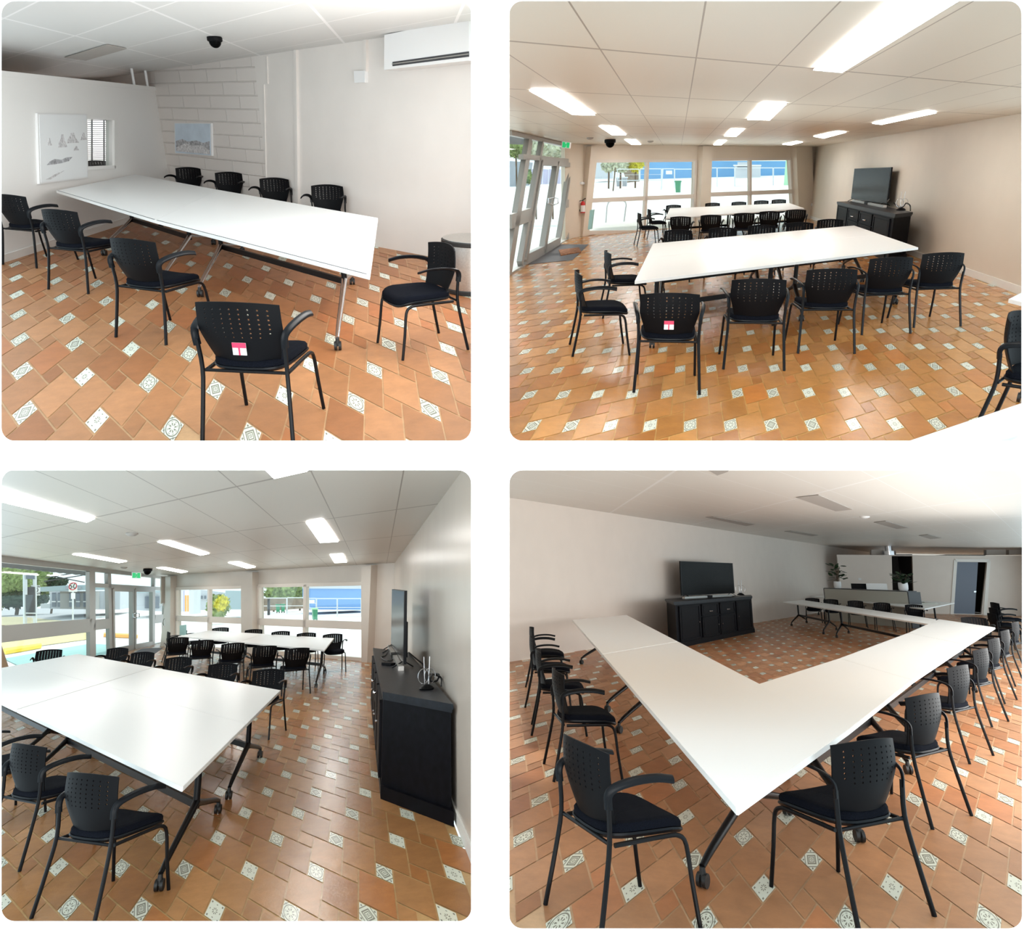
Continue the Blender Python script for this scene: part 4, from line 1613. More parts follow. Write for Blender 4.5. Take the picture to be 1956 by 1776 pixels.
# ------------------------------------------------------------------ bottom left room
q = quad(R3, [(-97.4, 1293.8), (348.4, 1502), (535.2, 1318), (148.3, 1248.9)])
G = 'front table block, bottom left room'
e = .0022
for (u0, u1, v0, v1, lab) in ((0, .5 - e, 0, .5 - e, 'near left quarter'), (.5 + e, 1, 0, .5 - e, 'near right quarter'),
                              (0, .5 - e, .5 + e, 1, 'far left quarter'), (.5 + e, 1, .5 + e, 1, 'far right quarter')):
    table(R3, sub(q, u0, u1, v0, v1), 'white folding table, %s of the front table block, bottom left room' % lab, G, us=(.10, .92), rails=False)
q = quad(R3, [(340.5, 1215), (619.5, 1241), (637.5, 1218.6), (396.7, 1204)])
G = 'far table, bottom left room'
table(R3, sub(q, 0, .5 - e, 0, 1), 'white folding table, left half of the far table, bottom left room', G, us=(.12, .92), rails=False)
table(R3, sub(q, .5 + e, 1, 0, 1), 'white folding table, right half of the far table, bottom left room', G, us=(.10, .92), rails=False)
G = 'chairs at the front table block, bottom left room'
chair_floor(R3, 205, 1722, -42, 'black armchair at bottom left corner, nearest the viewer, bottom left room', G)
chair_floor(R3, 82, 1625, -48, 'black armchair second from viewer, left side of front table, bottom left room', G)
chair_floor(R3, 0, 1560, -50, 'black armchair cut by left edge, third from viewer, bottom left room', G)
for x, y, yw, lab in ((228, 1236.5, 155, 'first'), (276, 1244.5, 155, 'second'), (345, 1254, 155, 'third'), (429, 1266, 155, 'fourth'), (516, 1277, 155, 'fifth')):
    chair_back(R3, x, y, yw, 'black armchair across front table facing viewer, %s from left, bottom left room' % lab, G)
chair_back(R3, 95, 1240, -172, 'black armchair alone at far left end of front table, bottom left room', G)
G = 'chairs at the far table, bottom left room'
for (x, y), lab in zip(((341.6, 1217), (388, 1222), (446, 1227.5), (507, 1233), (569, 1237)), ('first', 'second', 'third', 'fourth', 'fifth')):
    chair_back(R3, x, y, 8, 'black armchair on near side of far table, %s from left, bottom left room' % lab, G)
for (x, y), lab in zip(((421.5, 1198), (484.5, 1201.5), (536, 1205), (585, 1208), (635, 1210)), ('first', 'second', 'third', 'fourth', 'fifth')):
    chair_back(R3, x, y, 182, 'black armchair on window side of far table, %s from left, bottom left room' % lab, G)
chair_back(R3, 320, 1206, -80, 'black armchair at left end of far table, left one of two, bottom left room', G)
chair_back(R3, 352, 1202, -80, 'black armchair at left end of far table, right one of two, bottom left room', G)

cabinet(R3, (712.5, 1237), (730.8, 1321), (866, 1345), (781, 1246), .93, 'black sideboard beside the wall with end panel facing viewer, bottom left room')
television(R3, (748.5, 1238), (773, 1279), .93, .86, 'black television seen edge-on on the sideboard, bottom left room')
soundbar(R3, (744, 1237), (766, 1281), .93, 'narrow silver soundbar lying by the edge-on television, bottom left room')
antenna(R3, 815, 1316, .93, 1.0, 'loop antenna with two rods on the near sideboard end, bottom left room')
bm = bmesh.new()
box(bm, (-.04, -.09, 0), (.04, .09, .03))
tagp(obj('remote_control', bm, M['plastic'], None, at_floor(R3, 742, 1270, .931, 30)), 'small black remote control lying on the sideboard, bottom left room', 'remote control')
P_ = lambda x, y, z=.95: R3.P(x, y, z)
cable(R3, [P_(781, 1246, .95), P_(795, 1258, .95), P_(810, 1270, .97), P_(822, 1285, 1.03), P_(838, 1288, 1.05), P_(834, 1300, .98), P_(822, 1300, 1.0), P_(826, 1288, 1.06), P_(842, 1294, 1.0), P_(843, 1310, .96)], .010,
      'black cable coiled behind the antenna on the sideboard, bottom left room')
cable(R3, [P_(731, 1246, .94), P_(742, 1240, .94), P_(735, 1252, .94), P_(728, 1255, .94), P_(740, 1262, .94), P_(755, 1258, .94)], .008,
      'black cable looped at the far end of the sideboard, bottom left room')
# easel leaning at the left edge
t = thing('easel', 'brown timber easel leaning at left edge behind the front table', 'easel', R3.M)
bm = bmesh.new()
a, b = R3.P(26, 1306, 0), R3.P(-26, 1306, 0)
dY = Vector((0, .03, 0))
prism(bm, [a, a + Vector((-.16, 0, 0)), a + Vector((-.74, .25, 1.25)), a + Vector((-.60, .25, 1.25))], (0, .05, 0))
obj('leg', bm, M['easel'], t)
bm = bmesh.new()
prism(bm, [b + Vector((-.2, 0, 0)), b + Vector((-.04, 0, 0)), b + Vector((.10, .25, 1.25)), b + Vector((-.04, .25, 1.25))], (0, .05, 0))
obj('leg', bm, M['easel'], t)

for q, lab in (([(-25, 927), (181, 989.5), (165.6, 996.8), (-25, 951)], 'long lit panel at the left edge'),
               ([c3(610, 277), c3(655, 274), c3(808, 322), c3(775, 328)], 'lit panel left of centre'),
               ([c3(280, 325), c3(315, 323), c3(490, 352), c3(460, 357)], 'lit panel above the shop window'),
               ([c3(605, 377), c3(640, 376), c3(725, 392), c3(700, 396)], 'lit panel right of the dome camera'),
               ([c3(882, 357), c3(920, 354), c3(987, 374), c3(955, 379)], 'lit panel above the window column'),
               ([c3(1183, 202), c3(1247, 190), c3(1307, 275), c3(1237, 279)], 'broad lit panel right of centre'),
               ([c3(1275, 327), c3(1325, 324), c3(1340, 355), c3(1293, 357)], 'small lit panel above the right window'),
               ([c3(990, -40), c3(1240, -40), c3(1185, 2), c3(1060, 30)], 'lit panel cut off by the top edge')):
    ceil_quad(R3, 'ceiling_light', q, lab + ' of the ceiling, bottom left room', 'ceiling light', M['lamp'], 'ceiling lights, bottom left room')
dome(R3, 282.5, 1086, .13, 'black dome camera on the ceiling beside the exit sign, bottom left room')
for x, y, lab in ((252, 1018, 'round ceiling detector near the front, bottom left room'), (237, 1083, 'small round ceiling detector near the shop window, bottom left room')):
    bm = bmesh.new()
    lathe(bm, [(.09, 0), (.09, -.02), (.06, -.045), (.01, -.05)], 16)
    tagp(obj('smoke_detector', bm, M['lampoff'], None, ceiling_item(R3, x, y), True), lab, 'smoke detector')
extinguisher(w3f, R3, 322, 1178, 1197, 'red fire extinguisher on the corner pillar, bottom left room')
bm = bmesh.new()
w3f.slab(bm, [zd(85, 405), zd(113, 405), zd(113, 428), zd(85, 428)], .28, -.22)
tagp(obj('switch_box', bm, M['white'], None, R3.M), 'small white control box above the extinguisher, bottom left room', 'switch')


def exit_sign(room, q, Y, label, z3=True):
    t = thing('exit_sign', label, 'exit sign', room.M)
    p = [room.Q(x, y, Y) for x, y in q]
    bm = bmesh.new()
    prism(bm, p, (0, .06, 0))
    obj('housing', bm, M['white'], t)
    c = sum(p, Vector()) / 4
    i = [c + (x - c) * .86 + Vector((0, -.004, 0)) for x in p]
    bm = bmesh.new()
    prism(bm, i, (0, .003, 0))
    g = obj('green_face', bm, M['green'], t)
    w_, h_ = (p[1] - p[0]).length, (p[3] - p[0]).length
    bm = bmesh.new()
    f = lambda x, z: c + Vector((x * w_, -.007, z * h_))
    prism(bm, [f(-.10, -.36), f(.10, -.36), f(.10, .36), f(-.10, .36)], (0, .002, 0))
    d = obj('doorway_mark', bm, M['white'], g)
    bm = bmesh.new()
    c_ = Vector((0, -.004, 0))
    for path in (((0.0, .1), (-.01, -.1)), ((-.01, -.1), (.06, -.2)), ((-.01, -.1), (-.06, -.28)), ((0, .08), (.07, -.02)), ((0, .08), (-.06, .0))):
        tube(bm, [f(*path[0]) + c_, f(*path[1]) + c_], .012, 6)
    tube(bm, [f(0.01, .14) + c_, f(0.012, .24) + c_], .02, 8)
    obj('running_figure', bm, M['green'], d)


exit_sign(R3, [zc(1448, 190), zc(1548, 192), zc(1548, 258), zc(1448, 254)], 17.0, 'green running-man exit sign hanging over the glass doors, bottom left room')
exit_sign(R2, [za(492, 195), za(570, 205), za(563, 262), za(488, 256)], 13.6, 'green exit sign hanging at the entrance, top right room')
bm = bmesh.new()
prism(bm, [R3.P(*zc(x, y)) + Vector((0, 0, .001)) for x, y in ((1400, 1110), (1700, 1085), (1790, 1020), (1560, 1030))], (0, 0, .008))
tagp(obj('entrance_mat', bm, M['matgrey'], None, R3.M), 'grey entrance mat inside the double doors, bottom left room', 'mat')
bm = bmesh.new()
prism(bm, [w3f.xyz(0, z, -.14) if False else p for z, p in ((0, w3f.at(*zd(98, 180))), (0, w3f.at(*zd(106, 180))), (0, w3f.at(*zd(106, 410))), (0, w3f.at(*zd(98, 410))))], w3f.n * .3)
tagp(obj('conduit', bm, M['wall3'], None, R3.M), 'cream conduit dropping to the control box, bottom left room', 'conduit')

# ------------------------------------------------------------------ bottom right room
G = 'ring of tables, bottom right room'
A = quad(R4, [c4(240, 568), c4(865, 1280), c4(1285, 986), c4(445, 550)])
hm = .52
table(R4, sub(A, 0, hm - e, 0, 1), 'far half of the left arm of the table ring, bottom right room', G, us=(.12, .90), rails=False)
table(R4, sub(A, hm + e, 1, 0, 1), 'nearest white table with corner towards viewer, bottom right room', G, us=(.10, .80), rails=False)
o0, o1, o2, o3 = c4(1285, 986), c4(1530, 797), c4(1737, 663), c4(1845, 597)
i0, i1, i2, i3 = c4(950, 812), c4(1255, 715), c4(1517, 618), c4(1633, 566)
B = quad(R4, [o0, o1, i1, i0])
table(R4, B, 'near white table of the right arm of the ring, bottom right room', G, us=(.12, .88), rails=False)
g1 = lambda a, b, t_: (a[0] + (b[0] - a[0]) * t_, a[1] + (b[1] - a[1]) * t_)
B = quad(R4, [g1(o1, o2, .006), o2, i2, g1(i1, i2, .006)])
table(R4, B, 'middle white table of the right arm of the ring, bottom right room', G, us=(.12, .88), rails=False)
B = quad(R4, [g1(o2, o3, .01), o3, i3, g1(i2, i3, .01)])
table(R4, B, 'far corner white table of the ring, bottom right room', G, us=(.2, .8), rails=False)
Bq = quad(R4, [ze(65, 490), ze(1235, 668), ze(1262, 626), ze(215, 475)])
table(R4, sub(Bq, 0, .40 - e, 0, 1), 'left table of the back arm of the ring, bottom right room', G, us=(.13, .90), rails=False)
table(R4, sub(Bq, .40 + e, 1, 0, 1), 'right table of the back arm of the ring, bottom right room', G, us=(.10, .90), rails=False)
E_ = quad(R4, [(1549, 1138.5), (1766, 1162.6), (1823, 1151), (1580, 1136)])
G = 'tables by the reception counter'
table(R4, sub(E_, 0, .45 - e, 0, 1), 'left white table standing against the reception counter, bottom right room', G, us=(.12, .9), rails=False)
table(R4, sub(E_, .45 + e, 1, 0, 1), 'right white table standing against the reception counter, bottom right room', G, us=(.12, .92), rails=False)

G = 'chairs left of the table ring, bottom right room'
for x, y, yw, lab in ((1046, 1308, -74, 'farthest'), (1052, 1345, -74, 'fourth from viewer'), (1072, 1395, -72, 'third from viewer'), (1118, 1474, -64, 'second from viewer'),
                      (1196, 1750, -46, 'nearest to viewer')):
    chair_floor(R4, x, y, yw, 'black armchair left of the table ring, %s, bottom right room' % lab, G)
G = 'chairs right of the table ring, bottom right room'
for x, y, yw, lab in ((1612, 1716, 44, 'nearest to viewer'), (1732, 1545, 52, 'second from viewer'), (1805, 1437, 56, 'third from viewer'), (1852, 1374, 58, 'fourth from viewer'),
                      (1880, 1334, 60, 'fifth from viewer'), (1903, 1303, 62, 'sixth from viewer'), (1925, 1272, 62, 'farthest')):
    chair_floor(R4, x, y, yw, 'black armchair right of the table ring, %s, bottom right room' % lab, G)
G = 'chairs behind the back arm, bottom right room'
for x, y, lab in ((1556, 1189, 'first'), (1592, 1193, 'second'), (1640, 1198, 'third'), (1692, 1205, 'fourth'), (1755, 1212, 'fifth')):
    chair_floor(R4, x, y, 178, 'black chair behind back arm of table ring, %s from left, bottom right room' % lab, G)
chair_back(R4, 1858, 1178, 180, 'black chair behind the far corner table, in front of the blue-grey door', None)
for k, lab in enumerate(('lowest', 'middle', 'topmost')):
    p = R4.P(1926 + 4 * k, 1243 - 1.5 * k, 0)
    chair(R4, (p.x, p.y), -82, 'black armchair, %s of the three stacked chairs at the right wall end' % lab, 'stacked chairs, bottom right room', dz=.115 * k)

cabinet(R4, (1286.6, 1149.5), (1437, 1138.5), (1434, 1135.8), (1270, 1143.8), 1.0, 'black panelled sideboard against the long wall, bottom right room')
television(R4, (1302, 1142), (1402.8, 1137), 1.0, .88, 'black television centred on the sideboard, bottom right room')
soundbar(R4, (1306, 1143.6), (1396, 1138.6), 1.0, 'thin soundbar in front of the television, bottom right room')
antenna(R4, 1415, 1136.6, 1.0, 1.5, 'small loop antenna right of the television, bottom right room')

# reception counter
lw = R4.Q(1573.7, 1120, 29.0)
rw = R4.Q(1731.9, 1125, 26.0)
t = thing('reception_counter', 'long grey-green reception counter behind the far tables, bottom right room', 'counter', R4.M)
lw.z = rw.z = 0
u = (rw - lw).normalized()
n = Vector((-u.y, u.x, 0))
bm = bmesh.new()
prism(bm, [lw, rw, rw + n * .06, lw + n * .06], (0, 0, 1.12))
obj('front_panel', bm, M['counter'], t)
bm = bmesh.new()
prism(bm, [rw, rw + u * .04, rw + u * .04 + n * .5, rw + n * .5], (0, 0, 1.12))
obj('end_panel', bm, M['signdark'], t)
bm = bmesh.new()
prism(bm, [lw, lw - u * .04, lw - u * .04 + n * 1.2, lw + n * 1.2], (0, 0, 1.14))
obj('end_panel', bm, M['signdark'], t)
bm = bmesh.new()
z0 = Vector((0, 0, 1.12))
prism(bm, [lw + z0, rw + z0, rw + z0 + n * .4, lw + z0 + n * .4], (0, 0, .03))
obj('ledge', bm, M['signdark'], t)
bm = bmesh.new()
z0 = Vector((0, 0, .74))
prism(bm, [lw + z0 + n * .1, rw + z0 + n * .1, rw + z0 + n * 1.2, lw + z0 + n * 1.2], (0, 0, .03))
obj('desk', bm, M['counter'], t)


def on_counter(px, off=.2, z=1.15):
    d = R4.d(px, 1120)
    # intersect the plan direction with the counter line
    a = Vector((d.x, d.y))
    det = a.x * -u.y + a.y * u.x
    s_ = (lw.x * -u.y + lw.y * u.x) / det
    p = Vector((a.x * s_, a.y * s_, z)) + n * off
    return p


def pot_plant(p, rpot, hpot, hgt, spread, label, nleaf=34, lsize=.22):
    t = thing('potted_plant', label, 'plant', R4.M @ Matrix.Translation(p))
    bm = bmesh.new()
    lathe(bm, [(rpot * .8, 0), (rpot * .97, hpot * .2), (rpot, hpot * .6), (rpot * .95, hpot), (rpot * .85, hpot), (rpot * .8, hpot * .9)], 20)
    obj('pot', bm, M['white'], t, None, True)
    rnd = random.Random(len(label))
    bm = bmesh.new()
    for k in range(5):
        a = rnd.uniform(0, 6.28)
        tube(bm, [(0, 0, hpot * .8), (math.cos(a) * spread * .2, math.sin(a) * spread * .2, hgt * .5), (math.cos(a) * spread * .5, math.sin(a) * spread * .5, hgt * .9)], .012, 5)
    obj('stem', bm, M['bark'], t)
    bm = bmesh.new()
    for k in range(nleaf):
        a, zz = rnd.uniform(0, 6.28), rnd.uniform(.35, 1)
        c = Vector((math.cos(a) * spread * rnd.uniform(.1, .8), math.sin(a) * spread * rnd.uniform(.1, .8), hgt * zz))
        d = Vector((math.cos(a), math.sin(a), rnd.uniform(-.4, .7))).normalized()
        s_ = Vector((-d.y, d.x, rnd.uniform(-.3, .3))).normalized()
        l = lsize * rnd.uniform(.7, 1.2)
        q = [c, c + d * l * .35 + s_ * l * .32, c + d * l * .8 + s_ * l * .26, c + d * l, c + d * l * .8 - s_ * l * .26, c + d * l * .35 - s_ * l * .32]
        prism(bm, q, (0, 0, .004))
    obj('foliage', bm, M['leaf'], t)


pot_plant(on_counter(1591.5), .13, .24, .85, .26, 'leafy green plant in a white pot at left end of the counter', 44, .2)
pot_plant(on_counter(1716), .15, .26, .55, .30, 'low dark plant in a white pot at right end of the counter', 44, .2)
t = thing('computer_monitor', 'white computer monitor back seen above the reception counter', 'monitor', R4.M @ Matrix.Translation(on_counter(1644, .7, .77)))
bm = bmesh.new()
box(bm, (-.33, -.02, .20), (.33, .02, .58))
obj('case', bm, M['white'], t)
bm = bmesh.new()
box(bm, (-.03, -.01, .0), (.03, .01, .22))
box(bm, (-.12, -.08, 0), (.12, .08, .012))
obj('stand', bm, M['chrome'], t)
t = thing('computer_monitor', 'dark low monitor between the plant and the white monitor', 'monitor', R4.M @ Matrix.Translation(on_counter(1611, .7, .77)))
bm = bmesh.new()
box(bm, (-.26, -.02, .20), (.26, .02, .56))
obj('case', bm, M['plastic'], t)
bm = bmesh.new()
box(bm, (-.03, -.01, .0), (.03, .01, .22))
box(bm, (-.12, -.08, 0), (.12, .08, .012))
obj('stand', bm, M['plastic'], t)
bm = bmesh.new()
p = R4.P(1747, 1151, .745)
box(bm, (-.28, -.10, 0), (.28, .10, .03))
tagp(obj('document_tray', bm, M['plastic'], None, at_point(R4, p)), 'flat black tray lying on the right table by the counter', 'tray')
bm = bmesh.new()
w4p.slab(bm, [ze(655, 303), ze(678, 304), ze(678, 320), ze(655, 318)], .02)
tagp(obj('light_switch', bm, M['white'], None, R4.M), 'white light switch on the partition above the counter', 'switch')

# logo poster in the dark opening
ws_, wz_ = w4p.sz(*ze(1030, 235))
pw = Wall(R4, (1602, 1168), (1990, 1177), shift=-2.3)
t = thing('poster', 'grey poster with a dark swirl logo inside the dark opening', 'poster', R4.M)
bm = bmesh.new()
pw.slab(bm, [ze(985, 178), ze(1100, 180), ze(1100, 296), ze(985, 292)], .02)
obj('sheet', bm, M['lampoff'], t)
cx, cy = ze(1052, 236)
bm = bmesh.new()
tube(bm, [pw.at(cx + 11 * math.cos(R(a)), cy + 9.5 * math.sin(R(a))) + pw.n * .03 for a in range(20, 350, 15)], .025, 6)
tube(bm, [pw.at(*ze(1020, 240)) + pw.n * .03, pw.at(*ze(1080, 240)) + pw.n * .03], .022, 6)
tube(bm, [pw.at(*ze(1035, 212)) + pw.n * .03, pw.at(*ze(1050, 203)) + pw.n * .03, pw.at(*ze(1078, 210)) + pw.n * .03], .05, 6)
tube(bm, [pw.at(*ze(1010, 272)) + pw.n * .03, pw.at(*ze(1075, 275)) + pw.n * .03], .012, 6)
obj('logo', bm, M['blacktxt'], t)

# services above the partition
for q, lab, nm in (([ze(745, 82), ze(838, 82), ze(838, 124), ze(745, 122)], 'pale box above the partition left of the steel pipe', 'duct_box'),
                   ([ze(1640, 84), ze(1790, 80), ze(1790, 122), ze(1640, 124)], 'pale duct box above the partition to the right', 'duct_box'),
                   ([ze(1815, 84), ze(1990, 80), ze(1990, 120), ze(1815, 122)], 'pale duct box above the partition at right edge', 'duct_box')):
    w_ = Wall(R4, (1602, 1168), (1990, 1177), shift=-1.0)
    bm = bmesh.new()
    w_.slab(bm, q, .3)
    tagp(obj(nm, bm, M['wall4'], None, R4.M), lab, 'duct')
sx, zz = w4p.sz(*ze(902, 124))
pp = w4p.xyz(sx, 0, -.06)
zt = R4.ceil[0] + R4.ceil[1] * pp.x + R4.ceil[2] * pp.y
t = thing('flue_pipe', 'shiny steel pipe rising from the partition to the ceiling', 'pipe', R4.M)
bm = bmesh.new()
tube(bm, [pp + Vector((0, 0, TOP4)), pp + Vector((0, 0, TOP4 + (zt - TOP4) * .45))], .56 * .5, 20)
obj('collar', bm, M['chrome'], t, None, True)
bm = bmesh.new()
tube(bm, [pp + Vector((0, 0, TOP4 + (zt - TOP4) * .45)), pp + Vector((0, 0, zt))], .30 * .5, 20)
obj('pipe', bm, M['chrome'], t, None, True)

for q, lab in (([c4(1090, 103), c4(1175, 93), c4(1305, 148), c4(1240, 155)], 'largest unlit ceiling panel'),
               ([c4(1385, 198), c4(1430, 192), c4(1518, 218), c4(1472, 222)], 'second unlit ceiling panel'),
               ([c4(1555, 248), c4(1592, 244), c4(1645, 257), c4(1600, 261)], 'third unlit ceiling panel'),
               ([c4(740, -12), c4(840, -12), c4(830, 4), c4(790, 18)], 'unlit ceiling panel cut by the top edge'),
               ([c4(745, 178), c4(775, 176), c4(935, 205), c4(900, 211)], 'faint ceiling panel above the television'),
               ([c4(1045, 232), c4(1070, 230), c4(1175, 246), c4(1150, 250)], 'small faint ceiling panel left of the pipe')):
    ceil_quad(R4, 'ceiling_light', q, lab + ', bottom right room', 'ceiling light', M['lampoff'], 'unlit ceiling panels, bottom right room', .006, False)
bm = bmesh.new()
lathe(bm, [(.10, 0), (.10, -.02), (.06, -.04), (.01, -.05)], 16)
tagp(obj('smoke_detector', bm, M['white'], None, ceiling_item(R4, *c4(1351, 176)), True), 'round white smoke detector on the ceiling, bottom right room', 'smoke detector')

# ------------------------------------------------------------------ outside
def ground_strip(room, rows, xl, xr, m):
    """rows: (Y, z) from near to far"""
    bm = bmesh.new()
    for (Y0, z0), (Y1, z1) in zip(rows, rows[1:]):
        p = []
        for Y, z, x in ((Y0, z0, xl), (Y0, z0, xr), (Y1, z1, xr), (Y1, z1, xl)):
            v = room.Q(x, room.win[1] + 350, Y)
            p.append(Vector((v.x, Y, z)))
        prism(bm, p, (0, 0, -.05))
    tagp(obj('ground', bm, m, None, room.M), kind='structure')


ground_strip(R2, [(10.5, -.06), (40, -.06), (110, 1.4)], 948, 1960, M['concrete'])
ground_strip(R3, [(12.5, -.06), (130, -.06)], -26, 925, M['concrete'])


def card_box(room, name, q, Y, depth, m, label, cat, group=None, parent=None):
    """solid whose front outline is seen at pixels q, standing at distance Y"""
    bm = bmesh.new()
    prism(bm, [room.Q(*p, Y) for p in q], (0, depth, 0))
    if parent:
        return obj(name, bm, m, parent)
    return tagp(obj(name, bm, m, None, room.M), label, cat, group)


def rect(f, x0, y0, x1, y1):
    return [f(x0, y0), f(x1, y0), f(x1, y1), f(x0, y1)]


def foliage(room, name, px, py, Y, rx, rz, m, label, cat, n=700, leaf=.35, ry=None, trunk=None, seed=1, group=None):
    c = room.Q(px, py, Y)
    t = thing(name, label, cat, at_point(room, c), group)
    rnd = random.Random(seed)
    ry = ry or rx * .6
    bm = bmesh.new()
    for k in range(n):
        while True:
            v = Vector((rnd.uniform(-1, 1), rnd.uniform(-1, 1), rnd.uniform(-1, 1)))
            if v.length < 1:
                break
        v = v * (.75 + .25 * rnd.random())
        p = Vector((v.x * rx, v.y * ry, v.z * rz))
        a = Vector((rnd.gauss(0, 1), rnd.gauss(0, 1), rnd.gauss(0, 1))).normalized()
        b = a.orthogonal().normalized()
        l = leaf * rnd.uniform(.6, 1.3)
        vs = [bm.verts.new(p + a * l), bm.verts.new(p + b * l * .5), bm.verts.new(p - a * l), bm.verts.new(p - b * l * .5)]
        bm.faces.new(vs)
    obj('foliage', bm, m, t)
    bm = bmesh.new()
    bmesh.ops.create_icosphere(bm, subdivisions=3, radius=1)
    for v in bm.verts:
        k = .72 + .12 * rnd.random()
        v.co = Vector((v.co.x * rx * k, v.co.y * ry * k, v.co.z * rz * k))
    obj('inner_crown', bm, m, t)
    if trunk:
        bm = bmesh.new()
        tube(bm, [(0, 0, -c.z), (0, 0, 0)], trunk, 8)
        obj('trunk', bm, M['bark'], t)
    return t


# seen from the top right room
G = None
card_box(R2, 'building', [za(1222, 380), (1503, 307.5), (1503, 341.5), za(1222, 552)], 106, 4, M['bluewall'], 'long blue building across the car park, top right room', 'building')
t = thing('shed', 'white shed in front of the blue building, top right room', 'shed', R2.M)
card_box(R2, 'wall', rect(zb, 268, 195, 478, 303), 98, 4, M['shed'], None, None, None, t)
card_box(R2, 'roof', [zb(258, 190), zb(484, 190), zb(484, 200), zb(258, 200)], 97.6, 5, M['skirt'], None, None, None, t)
card_box(R2, 'vent', rect(zb, 290, 203, 372, 212), 97.7, .2, M['wingrey'], None, None, None, t)
card_box(R2, 'lean_to', rect(zb, 292, 168, 392, 194), 102, 3, M['shed'], None, None, None, t)
bm = bmesh.new()
p = R2.Q(*zb(684, 380), 70)
box(bm, (-.2, -.1, 0), (.2, .1, 3.4))
tagp(obj('post', bm, M['binlid'], None, at_point(R2, Vector((p.x, p.y, .5)))), 'pale green post at the right edge of the right window, top right room', 'post')
card_box(R2, 'building', [za(785, 384), za(905, 388), za(900, 545), za(785, 545)], 96, 5, M['shed'], 'white building behind the tangle of chairs outside, top right room', 'building')
card_box(R2, 'fence', [za(1055, 455), za(1212, 455), za(1215, 570), za(1100, 582)], 88, .1, M['fence'], 'brown timber fence under the palms, top right room', 'fence')
for k, (x, y, m) in enumerate(((930, 420, 'leafpale'), (1040, 420, 'leafpale'), (1180, 415, 'leafyellow'))):
    foliage(R2, 'palm_tree', *za(x, y), 72, .82 + .24 * (k == 1), .72, M[m], ('pale palm crown outside, left one of three in the left window', 'pale palm crown outside, middle one of three in the left window', 'yellowish palm crown outside, right one of three in the left window')[k], 'tree', 420, .27, seed=k, trunk=.09, group='palms outside the left window')


def wire_fence(room, f, segs, Y, label, posts=True):
    rr = .0006 * Y
    t = thing('temporary_fence', label, 'fence', room.M)
    for x0, y0, x1, y1 in segs:
        bm = bmesh.new()
        a, b, c, d = [room.Q(*f(*p), Y) for p in ((x0, y0), (x1, y0), (x1, y1), (x0, y1))]
        for p_, q_ in ((a, b), (b, c), (c, d), (d, a)):
            tube(bm, [p_, q_], rr, 5)
        tube(bm, [(a * .5 + d * .5), (b * .5 + c * .5)], .015, 4)
        obj('fence_panel', bm, M['galv'], t)
    return t


wire_fence(R2, za, [(1010, 455, 1210, 560), (1222, 452, 1418, 558), (1425, 452, 1540, 640), (1545, 455, 1725, 640)], 70, 'galvanised temporary fence panels outside the left window, top right room')
wire_fence(R2, zb, [(55, 215, 125, 375), (128, 215, 268, 375), (272, 215, 580, 365), (585, 215, 700, 365)], 70, 'galvanised temporary fence panels outside the right window, top right room')
card_box(R2, 'notice_board', rect(za, 1462, 468, 1520, 503), 69.6, .05, M['white'], 'small white notice on the temporary fence, top right room', 'sign')


def wheelie(room, f, x0, y0, x1, y1, Y, label, lid='bin', group=None, body='bin'):
    t = thing('wheelie_bin', label, 'bin', room.M, group)
    hx = (x1 - x0)
    card_box(room, 'body', [f(x0 + hx * .1, y0 + (y1 - y0) * .12), f(x1 - hx * .1, y0 + (y1 - y0) * .12), f(x1 - hx * .18, y1), f(x0 + hx * .18, y1)], Y, .6, M[body], None, None, None, t)
    card_box(room, 'lid', [f(x0 + hx * .05, y0), f(x1 - hx * .05, y0), f(x1, y0 + (y1 - y0) * .13), f(x0, y0 + (y1 - y0) * .13)], Y - .05, .7, M[lid], None, None, None, t)
    for k in (.25, .75):
        bm = bmesh.new()
        p = room.Q(*f(x0 + hx * k, y1 - (y1 - y0) * .04), Y + .5)
        cyl(bm, p, (1, 0, 0), .1, .05, 12)
        obj('wheel', bm, M['rubber'], t)


wheelie(R2, za, 1542, 562, 1603, 672, 60, 'green wheelie bin standing outside the left window, top right room')
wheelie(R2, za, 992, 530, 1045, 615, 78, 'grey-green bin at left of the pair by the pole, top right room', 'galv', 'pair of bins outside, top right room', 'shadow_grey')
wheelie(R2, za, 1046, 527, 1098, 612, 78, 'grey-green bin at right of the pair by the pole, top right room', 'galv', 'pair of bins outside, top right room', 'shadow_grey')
for p, q_, r, m, lab in ((za(990, 440), za(968, 660), .06, 'bark', 'thin dark pole standing left of the paired bins, top right room'),
                         (za(1433, 452), za(1418, 650), .06, 'galv', 'striped white pole in front of the blue wall, top right room')):
    bm = bmesh.new()
    tube(bm, [R2.Q(*p, 64), R2.Q(*q_, 64)], r, 8)
    tagp(obj('pole', bm, M[m], None, R2.M), lab, 'pole')
bm = bmesh.new()
rk = [(900, 955), (912, 800), (925, 765), (950, 752), (1065, 750), (1085, 765), (1090, 790), (1070, 945)]
tube(bm, [R2.Q(*za(*p), 27) for p in rk], .03, 8)
tagp(obj('bike_rack', bm, M['galv'], None, R2.M), 'galvanised hoop rail outside the left window, top right room', 'rail')
bm = bmesh.new()
a = R2.Q(*za(735, 1040), 13.9)
prism(bm, [R2.Q(*za(*p), 16.2) for p in ((752, 838), (788, 832), (765, 1015), (732, 1020))], (0, .1, 0))
tagp(obj('post', bm, M['teal'], None, R2.M), 'pale green post low in the left corner of the left window, top right room', 'post')
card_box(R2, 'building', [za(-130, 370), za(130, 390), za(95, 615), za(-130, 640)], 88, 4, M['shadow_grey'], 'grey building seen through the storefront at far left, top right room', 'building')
t = thing('fence', 'lilac metal fence panels seen through the glass doors, top right room', 'fence', R2.M)
